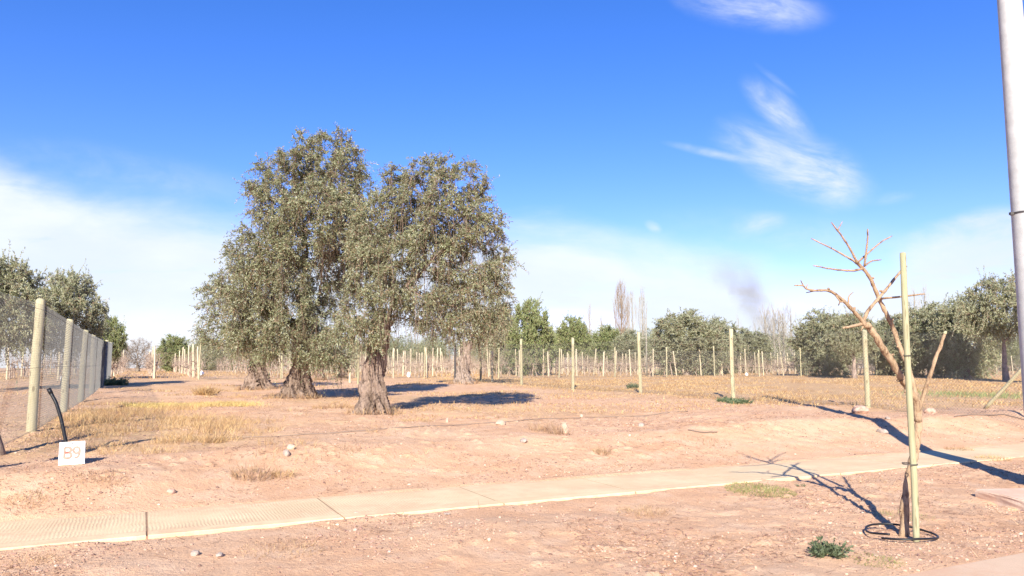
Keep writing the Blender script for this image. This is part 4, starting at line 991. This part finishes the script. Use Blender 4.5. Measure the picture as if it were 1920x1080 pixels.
# bare poplars
def poplar(px, D, topy, basepy_w, nb, m_, label, seed, spread=0.16, stems=1):
    rg = np.random.default_rng(seed); x = (px - 960) / F_PX * D; g = float(terrain(x, D)); H = atY(px, topy, D)[2] - g
    W = basepy_w * D / F_PX
    root = empty('poplar_tree', (x, D, g), label, 'tree', 'bare poplars far behind the vineyard'); prt = []; cp = []
    for s_ in range(stems):
        ox = (s_ - (stems - 1) / 2) * W * 1.3 / max(1, stems) if stems > 1 else 0; h = H * (1 - 0.12 * rg.random() * (stems > 1)); oy = rg.normal() * 0.5 * (stems > 1)
        zz = np.linspace(-0.2, h, 12); prt.append(tube(np.stack([ox + rg.normal(size=12) * 0.04, oy + rg.normal(size=12) * 0.04, zz], 1), np.linspace(0.16, 0.02, 12), 6, False))
        n = nb; z0 = h * (0.12 + 0.8 * rg.random(n)); a = rg.random(n) * 6.28; L_ = (h - z0) * 0.55 + 0.6
        A = np.stack([ox + 0 * a, oy + 0 * a, z0], 1); k1 = W * 0.42 * np.minimum(1, (1.05 - z0 / h) * 1.8)
        B = A + np.stack([np.cos(a) * k1, np.sin(a) * k1, L_ * 0.45], 1); C = B + np.stack([np.cos(a) * k1 * 0.25, np.sin(a) * k1 * 0.25, L_ * 0.5], 1)
        cp += [sticks(A, B, 0.026, 0.017), sticks(B, C, 0.017, 0.008)]
        idx = np.repeat(np.arange(n), 4); q = rg.random(len(idx))[:, None]; S = B[idx] * (1 - q) + C[idx] * q; E = S + np.stack([rg.normal(size=len(idx)) * 0.18, rg.normal(size=len(idx)) * 0.18, 0.6 + 0.5 * rg.random(len(idx))], 1)
        cp.append(sticks(S, E, 0.010, 0.005))
    link('trunk', mesh_from('trunk', prt, True), m_, root); link('branches', mesh_from('branches', cp), m_, root)
poplar(1105, 120, 572, 12, 26, M_PALE, 'thin white leafless poplar left of the brown one', 1)
poplar(1128, 125, 592, 10, 18, M_PALE, 'short faint leafless poplar between the thin white one and the brown one', 2)
poplar(1166, 110, 528, 30, 110, M_POPLAR, 'tall dense brown leafless poplar', 3)
poplar(1186, 120, 548, 22, 40, M_PALE, 'pale leafless poplar at the right shoulder of the brown one', 4)
poplar(1205, 105, 542, 16, 40, M_PALE, 'slender pale leafless poplar standing over a fence post by the mast', 5)
poplar(1460, 105, 570, 42, 42, M_PALE, 'clump of pale leafless poplars in front of the smoke', 6, stems=5)
poplar(1727, 105, 532, 26, 36, M_PALE, 'faint leafless poplar above the olives, right of the stake', 7, stems=2)
poplar(1385, 130, 596, 16, 20, M_PALE, 'small faint leafless poplar left of the smoke', 8)
poplar(196, 100, 566, 12, 14, M_PALE, 'faint leafless poplar top behind the olive at the left fence', 9)
poplar(370, 150, 620, 14, 18, M_PALE, 'faint leafless poplar left of the big olives', 10, stems=2)

# the small pale house behind the vineyard
px, D = 406, 125; x = (px - 960) / F_PX * D; g = float(terrain(x, D))
h0 = empty('house', (x, D, g), 'small pale yellow house showing between the vineyard and the olives', 'house')
link('wall', mesh_from('wall', [box(-1.8, 1.8, 0, 4, -0.2, 3.1)]), M_WALL, h0)
rv = np.array([[-2.1, -0.3, 3.10], [2.1, -0.3, 3.10], [2.1, 4.3, 3.10], [-2.1, 4.3, 3.10], [-2.1, 2, 4.0], [2.1, 2, 4.0]])
link('roof', mesh_from('roof', [(rv, [np.array([[0, 1, 5, 4], [2, 3, 4, 5], [0, 3, 2, 1]]), np.array([[0, 4, 3], [1, 2, 5]])])]), M_ROOF, h0)
link('window', mesh_from('window', [box(-1.2, -0.3, -0.03, 0.05, 1.1, 2.1)]), M_DARKP, h0); link('door', mesh_from('door', [box(0.4, 1.2, -0.03, 0.05, -0.1, 2.0)]), M_OLDPOST, h0)

# white sacks lying by the posts
def sack(px, py, w_, h_, label, seed):
    P = hit(px, py); rg = np.random.default_rng(seed); V_ = IV.copy()
    V_ = V_ * (1 + 0.5 * (fbm(V_[:, 0] * 2.5 + seed, V_[:, 1] * 2.5 + V_[:, 2] * 2, seed, 3) - 0.5)[:, None])
    V_[:, :2] *= (1.0 - 0.45 * np.clip(V_[:, 2:3], 0, 1)); V_ = V_ * [w_ / 2, w_ / 2.4, h_ / 2]; V_[:, 2] += h_ * 0.42
    tag(link('sack', mesh_from('sack', [(V_, IF)], True), M_WHITE, loc=P), label, 'bag', 'white plastic sacks among the vines')
sack(766, 708, .26, .42, 'white crumpled plastic sack behind the nearest olive, to its right', 1)
sack(378, 704, .35, .4, 'white crumpled sack beside a post left of the big olives', 2)
sack(117, 716, .25, .4, 'white sack seen through the left fence between its first posts', 3)
sack(1500, 704, .3, .45, 'small white sack at a far fence post, left of the staked tree', 4)
sack(1400, 705, .25, .3, 'tiny white sack between two far fence posts left of the smoke', 5)

# ------------------------------------------------------------------ the small pruned tree with its stake
BT = hit(1695, 1006); DY = BT[1]
t_root = empty('young_tree', BT, 'small leafless pruned tree with forking brown branches tied to a stake', 'tree')
S_ = DY / F_PX
def br(pts, r0, r1, sides=10, wobble=0.06, seed=1):
    """pts: (px, py, depth offset)"""
    rg = np.random.default_rng(seed); P = np.array([atY(a, b, DY + d) for a, b, d in pts]) - BT
    q = np.linspace(0, 1, len(P)); qq = np.linspace(0, 1, len(P) * 4); P2 = np.stack([np.interp(qq, q, P[:, k]) for k in range(3)], 1)
    P2[1:-1] = (P2[:-2] + 2 * P2[1:-1] + P2[2:]) / 4; P2[1:-1] += rg.normal(size=P2[1:-1].shape) * r1 * 0.12
    rr = np.linspace(r0, r1, len(P2)) * (1 + 0.08 * np.sin(np.arange(len(P2)) * 1.7 + seed)); rr[-1] *= 0.7
    return tube(P2, rr, sides, True, wobble, rg)
px2 = lambda p: p * S_ / 2 * (0.9 if p > 4 else 1.0)
trunk_parts = [
    br([(1693, 1016, 0), (1696, 1000, 0), (1697, 946, .01), (1702, 905, .03), (1710, 870, .06), (1718, 836, .09), (1722, 800, .10), (1722, 770, .09), (1719, 748, .08)], px2(19), px2(13), 14, 0.07, 1),
    br([(1722, 790, .09), (1720, 758, .07), (1708, 735, .04), (1694, 716, .0), (1682, 694, -.04), (1671, 675, -.07), (1657, 656, -.1), (1644, 633, -.13), (1631, 615, -.15), (1620, 606, -.16)], px2(14), px2(13), 12, 0.08, 2),
    br([(1634, 618, -.15), (1619, 606, -.16), (1603, 611, -.2), (1580, 615, -.26)], px2(9), px2(4), 8, 0.08, 3),
    br([(1620, 608, -.16), (1620, 598, -.15), (1629, 580, -.12), (1647, 560, -.06), (1662, 542, .0), (1682, 517, .08), (1700, 499, .14)], px2(8), px2(5), 9, 0.06, 4),
    br([(1624, 612, -.16), (1609, 592, -.2), (1596, 578, -.24), (1580, 562, -.28), (1565, 550, -.32), (1552, 544, -.35), (1529, 545, -.38), (1512, 542, -.4), (1506, 535, -.41), (1489, 535, -.42)], px2(9), px2(2.5), 8, 0.1, 5),
    br([(1508, 538, -.41), (1501, 525, -.43)], px2(3), px2(1.5), 6, 0.05, 6), br([(1512, 541, -.4), (1514, 532, -.38)], px2(3), px2(1.5), 6, 0.05, 7), br([(1530, 545, -.38), (1511, 549, -.36)], px2(2.5), px2(1.5), 6, 0.05, 8),
    br([(1591, 572, -.25), (1591, 558, -.22), (1594, 552, -.2), (1600, 548, -.18)], px2(3.5), px2(1.5), 6, 0.05, 9), br([(1578, 560, -.28), (1572, 573, -.27)], px2(3.5), px2(1.5), 6, 0.05, 10),
    br([(1565, 551, -.32), (1576, 566, -.33), (1583, 566, -.33)], px2(3.5), px2(2), 6, 0.05, 20), br([(1622, 606, -.16), (1614, 621, -.17)], px2(4), px2(2), 6, 0.05, 21),
    br([(1722, 775, .10), (1716, 735, .14), (1706, 695, .17), (1693, 664, .18), (1684, 644, .18), (1676, 617, .18), (1662, 589, .17), (1651, 567, .15), (1645, 552, .14), (1637, 533, .12), (1629, 517, .10), (1618, 503, .08), (1607, 492, .06)], px2(11), px2(7), 10, 0.06, 11),
    br([(1609, 494, .06), (1602, 482, .04), (1593, 464, .0), (1576, 439, -.07), (1559, 417, -.14)], px2(6), px2(3), 8, 0.06, 12), br([(1571, 431, -.1), (1580, 415, -.05)], px2(3), px2(1.5), 6, 0.05, 13),
    br([(1616, 502, .08), (1604, 491, .1), (1587, 481, .14), (1562, 467, .2), (1521, 447, .3)], px2(6), px2(2.5), 8, 0.06, 14),
    br([(1619, 504, .08), (1598, 508, .02), (1573, 506, -.06), (1551, 503, -.12), (1525, 498, -.2)], px2(5.5), px2(2.5), 8, 0.06, 15),
    br([(1621, 499, .09), (1625, 467, .03), (1627, 450, .0), (1627, 429, -.05)], px2(5), px2(3), 8, 0.06, 16),
    br([(1607, 493, .06), (1632, 471, .2), (1651, 454, .3), (1673, 442, .4)], px2(5), px2(2.5), 8, 0.06, 17),
    br([(1621, 499, .09), (1634, 489, .16), (1652, 487, .25)], px2(4), px2(2.5), 8, 0.06, 18),
    br([(1650, 560, .13), (1662, 559, .05), (1690, 556, -.05), (1734, 551, -.16)], px2(5), px2(3), 8, 0.06, 19)]
for (a, b, d, dx_, dy_) in [(1651, 646, -.11, -7, -5), (1668, 668, -.08, 8, -4), (1600, 584, -.22, 3, -8), (1555, 546, -.34, -2, -6), (1656, 548, -.03, -6, -3), (1633, 524, .11, 6, -4), (1668, 602, .17, 7, -3), (1688, 652, .18, -6, -3), (1700, 727, 0, -3, 9), (1699, 960, .01, -11, -3), (1716, 850, .08, 9, -5)]:
    trunk_parts.append(br([(a, b, d), (a + dx_ * .6, b + dy_ * .6, d - .01), (a + dx_, b + dy_, d - .02)], px2(6), px2(4.2), 7, 0.08, a))
link('trunk', mesh_from('trunk', trunk_parts, True), M_YOUNG, t_root)
link('shoot', mesh_from('shoot', [br([(1721, 795, .09), (1725, 762, .08), (1743, 707, .03), (1754, 672, -.02), (1766, 644, -.05), (1772, 624, -.07)], px2(9), px2(6), 9, 0.08, 22)], True), M_YOUNG, t_root)
o = link('cut_end', mesh_from('cut_end', [br([(1772, 626, -.07), (1773.2, 621, -.075)], px2(7), px2(6), 9, 0.02, 23)], True), M_STAKE, t_root); o['label'] = 'pale green cut end of the right shoot'
# the stake
BS = hit(1719, 1016); DY, B_keep = BS[1], BT; DSy = BS[1]
pts = [(1719, 1030, 0), (1718, 1000, 0), (1716, 940, 0), (1714, 890, 0), (1709, 810, 0), (1704, 720, 0), (1700, 640, 0), (1696, 550, 0), (1693, 475, 0)]
rg = np.random.default_rng(8); P = np.array([atY(a, b, DSy) for a, b, _ in pts]) - BS
rr = np.linspace(0.0285, 0.0255, len(P)); P = np.vstack([P, P[-1] + [0, 0, 0.008]]); rr = np.append(rr, 0.019)
tag(link('stake', mesh_from('stake', [tube(P, rr, 14, True, 0.04, rg)], True), M_STAKE, loc=BS), 'tall greenish timber stake standing in front of the small pruned tree', 'stake')
# wire ties round the trunk and the stake
def ring(c, r, nrm_, rw, turns=2, sq=1.0, pitch=0.006):
    n_ = np.array(nrm_, float); n_ /= np.linalg.norm(n_); a = np.cross(n_, [0, 1, 0.1]); a /= np.linalg.norm(a); b = np.cross(n_, a)
    th = np.linspace(0, 2 * math.pi * turns, 26 * turns); P_ = np.array(c) + r * (np.cos(th)[:, None] * a + sq * np.sin(th)[:, None] * b) + n_ * (th / 6.28 * pitch)[:, None]
    return tube(P_, rw, 5, True)
DY = BT[1]; tp = []
for (a, b, d, r_) in [(1689, 700, -.02, .036), (1684, 692, -.03, .036), (1690, 712, 0, .038)]:
    c = atY(a, b, DY + d) - BT; tp.append(ring(c, r_, (-0.5, 0, 0.8), 0.0022))
c = atY(1701, 668, DSy) - BT; tp.append(ring(c, .031, (0, 0, 1), 0.002)); c2 = atY(1690, 690, DY) - BT
tp.append(tube([c + [-.03, -.01, 0], c2 + [0.03, 0, .01]], .002, 5)); c = atY(1712, 872, DSy) - BT; tp.append(ring(c + [-.012, .03, 0], .062, (0.05, 0, 1), 0.0025))
link('wire_tie', mesh_from('wire_tie', tp, True), M_STEEL, t_root)

# hose ring at its foot
C = hit(1690, 1009); th = np.linspace(0, 2 * math.pi * 1.04, 70); r_ = 0.285 + 0.012 * np.sin(th * 3)
hx = C[0] + r_ * np.cos(th - 2.6); hy = C[1] + r_ * 1.0 * np.sin(th - 2.6); hz = np.array([float(terrain(a, b)) for a, b in zip(hx, hy)]); hz = np.convolve(np.pad(hz, 4, 'edge'), np.ones(9) / 9, 'valid') + 0.022 + 0.012 * np.sin(th * 2) + 0.006 * th
tag(link('irrigation_hose', mesh_from('irrigation_hose', [tube(np.stack([hx, hy, hz], 1), 0.0095, 8)], True), M_BLACK), 'black irrigation hose laid in a ring round the foot of the small tree', 'hose')
# thin drip hoses on the bank
def hose(pxs, r, label, lift=0.01):
    Q = [hit(a, b) for a, b in pxs]; Q = np.array(Q); q = np.linspace(0, 1, len(Q)); qq = np.linspace(0, 1, len(Q) * 12); X = np.interp(qq, q, Q[:, 0]); Y_ = np.interp(qq, q, Q[:, 1])
    Z = terrain(X, Y_); Z = np.convolve(np.pad(Z, 3, 'edge'), np.ones(7) / 7, 'valid') + r + lift
    tag(link('drip_hose', mesh_from('drip_hose', [tube(np.stack([X, Y_, Z], 1), r, 6)], True), M_OLDPOST), label, 'hose')
hose([(1790, 783), (1830, 779), (1880, 778), (1925, 790)], 0.012, 'dark drip hose curving over the bank at the right edge')
hose([(420, 822), (520, 820), (640, 812), (760, 804), (860, 799), (960, 792), (1060, 786), (1200, 780), (1290, 772)], 0.007, 'long thin drip hose lying along the top of the bank')
hose([(1290, 808), (1320, 813), (1345, 812)], 0.009, 'short curved piece of dark hose on the right half of the bank')

# ------------------------------------------------------------------ plot sign and black pipe
PS = hit(134, 871)
rt = empty('plot_sign', PS, 'small square white plot sign with faded red B9 beside the left fence', 'sign')
k = PS[1] / F_PX; W_, H_ = 45 * k, 41 * k
tilt = R(3.0); rt.rotation_euler = (R(-6), -tilt, R(8))
V_, F_ = box(-W_ / 2, W_ / 2, -0.004, 0.004, 0.0, H_)
V_[(V_[:, 0] > 0) & (V_[:, 2] > 0.1), 0] -= 0.006
pan = link('panel', mesh_from('panel', [(V_, F_)]), M_WHITE, rt)
link('leg', mesh_from('leg', [box(-0.012, 0.012, 0.006, 0.026, -0.25, H_ * 0.85)]), M_STEEL, rt)
link('screw', mesh_from('screw', [box(-0.016, 0.012, -0.008, -0.0045, H_ - 0.022, H_ - 0.012), box(0.0, 0.022, -0.008, -0.0045, 0.012, 0.02)]), M_STEEL, pan)
def stroke(pts, k_, x0, z0, r_):
    Q_ = np.array([[x0 + a * k_, 0, z0 + b * k_] for a, b in pts]); V_, F_ = tube(Q_, r_, 6); V_[:, 1] = V_[:, 1] * 0.12 - 0.0072; return V_, F_
arc = lambda cx, cy, rx, ry, a0, a1: [(cx + rx * math.cos(R(a)), cy + ry * math.sin(R(a))) for a in np.linspace(a0, a1, 14)]
kk = 0.118; zb_ = H_ * 0.29
lett = [stroke([(0, 0), (0, 1)], kk, -0.078, zb_, .0145), stroke([(0, 1), (0.32, 1)] + arc(.32, .76, .24, .24, 90, -90) + [(0, .52)], kk, -0.078, zb_, .0145),
        stroke([(0, .52), (0.34, .52)] + arc(.34, .26, .28, .26, 90, -90) + [(0, 0)], kk, -0.078, zb_, .0145),
        stroke(arc(.3, .7, .28, .29, 0, 360), kk, 0.012, zb_, .0145), stroke([(.58, .7)] + arc(.24, .5, .34, .5, 10, -75) + [(.12, 0.02)], kk, 0.012, zb_, .0145)]
link('lettering', mesh_from('lettering', lett), M_RED, pan)
PB = hit(126, 850)
pts = [(128, 858), (124, 832), (119, 806), (113, 780), (105, 755), (98, 742), (92, 731)]
P = np.array([atY(a, b, PB[1]) for a, b in pts]) - PB
q = np.linspace(0, 1, len(P)); qq = np.linspace(0, 1, 28); P2 = np.stack([np.interp(qq, q, P[:, k_]) for k_ in range(3)], 1); P2[1:-1] = (P2[:-2] + P2[1:-1] * 2 + P2[2:]) / 4
pr = empty('water_pipe', PB, 'bent black plastic water pipe sticking out of the ground behind the plot sign', 'pipe')
pi_ = link('pipe', mesh_from('pipe', [tube(P2, 0.021, 12)], True), M_BLACK, pr)
link('end_cap', mesh_from('end_cap', [tube([P2[-4], P2[-1] + (P2[-1] - P2[-3]) * 0.4], 0.026, 12)], True), M_BLACK, pi_)
link('clip', mesh_from('clip', [ring(P2[11], 0.024, P2[12] - P2[10], 0.003, 1)], True), M_STEEL, pi_)

# ------------------------------------------------------------------ concrete pole and slab at the right edge
bx_, by_ = 6.62, 9.35; g = float(terrain(bx_, by_))
pole = empty('utility_pole', (bx_, by_, g), 'tall tapering pale concrete pole cut by the right edge of the picture', 'pole')
zz = np.linspace(-0.4, 9.5, 60); rg = np.random.default_rng(2)
P = np.stack([0 * zz, 0 * zz, zz], 1); P[:, 0] += -0.0025 * zz
rr = 0.195 - 0.009 * np.maximum(zz, 0)
V_, Fs = tube(P, rr, 40, True, 0.004, rg); link('shaft', mesh_from('shaft', [(V_, Fs)], True), M_CONC, pole)
zb = atY(1895, 400, by_)[2] - g; rb = 0.195 - 0.009 * zb + 0.002
band = [tube([[-0.0025 * zb, 0, zb - 0.012], [-0.0025 * zb, 0, zb + 0.012]], rb + 0.004, 32)]
bo = link('band', mesh_from('band', band), M_STEEL, pole)
link('bracket', mesh_from('bracket', [box(-0.0025 * zb - rb - 0.045, -0.0025 * zb - rb, -0.02, 0.02, zb - 0.02, zb + 0.014)]), M_STEEL, bo)
# slab
Q = hit(1828, 932)
s0, t0_ = to_st(Q[0], Q[1])
parts = [box(0, 1.5, 0, 0.85, -0.1, 0.115)]
sv, sf = box(0, 1.9, -1.45, 0, -0.15, 0.09)
rgs = np.random.default_rng(6)
import bmesh
bm = bmesh.new(); vs = [bm.verts.new(v) for v in sv]
for f in sf: bm.faces.new([vs[k] for k in f])
bmesh.ops.subdivide_edges(bm, edges=bm.edges[:], cuts=7, use_grid_fill=True)
bmesh.ops.bevel(bm, geom=[e for e in bm.edges if len(e.link_faces) == 2 and e.calc_face_angle(0) > 1], offset=0.012, segments=2, affect='EDGES')
for v in bm.verts: v.co += Vector(rgs.normal(size=3) * 0.003)
me = bpy.data.meshes.new('concrete_slab'); bm.to_mesh(me); bm.free()
o = link('concrete_slab', me, M_SLAB, loc=(Q[0] + 0.0, Q[1], Q[2])); o.rotation_euler = (0, 0, R(6)); tag(o, 'thick rough concrete slab lying at the right edge in front of the pole', 'slab')

# ------------------------------------------------------------------ smoke drifting up far behind the trees
Ds = 260.0
m_ = bpy.data.materials.new('smoke'); m_.use_nodes = True; n = NT(m_.node_tree); n.n.remove(n.n['Principled BSDF'])
pv = n.new('ShaderNodeVolumePrincipled'); pv.inputs['Color'].default_value = (0.60, 0.47, 0.33, 1)
gp = geo(n).outputs['Position']; spx = n.new('ShaderNodeSeparateXYZ'); n.l.new(gp, spx.inputs[0])
X, Y_, Z = spx.outputs
a0 = atY(1432, 610, Ds); a1 = atY(1350, 480, Ds)
zq = n.m('DIVIDE', n.m('SUBTRACT', Z, a0[2]), a1[2] - a0[2])
cx = n.m('ADD', a0[0], n.m('MULTIPLY', n.m('POWER', n.m('MAXIMUM', zq, 0.0), 1.3), a1[0] - a0[0]))
wid = n.m('ADD', 5.0, n.m('MULTIPLY', n.m('MAXIMUM', zq, 0.0), 8.5))
dx = n.m('DIVIDE', n.m('SUBTRACT', X, cx), wid); dy = n.m('DIVIDE', n.m('SUBTRACT', Y_, Ds), wid)
rq = n.m('SQRT', n.m('ADD', n.m('MULTIPLY', dx, dx), n.m('MULTIPLY', dy, dy)))
ns = n.noise(gp, 0.11, 4, 0.6, 0.6)
dn = n.m('MULTIPLY', n.ss(n.m('ADD', rq, n.m('MULTIPLY', n.m('SUBTRACT', ns, 0.5), 2.2)), 1.15, -0.3), n.ss(zq, 1.15, 0.2))
n.put(pv.inputs['Density'], n.m('MULTIPLY', dn, 0.10)); n.l.new(pv.outputs[0], n.n['Material Output'].inputs['Volume'])
V_, F_ = box(a1[0] - 18, a0[0] + 14, Ds - 15, Ds + 15, 1.5, a1[2] + 6)
tag(link('smoke', mesh_from('smoke', [(V_, F_)]), m_), 'grey smoke drifting up to the left behind the pale poplars', 'smoke', kind='stuff')
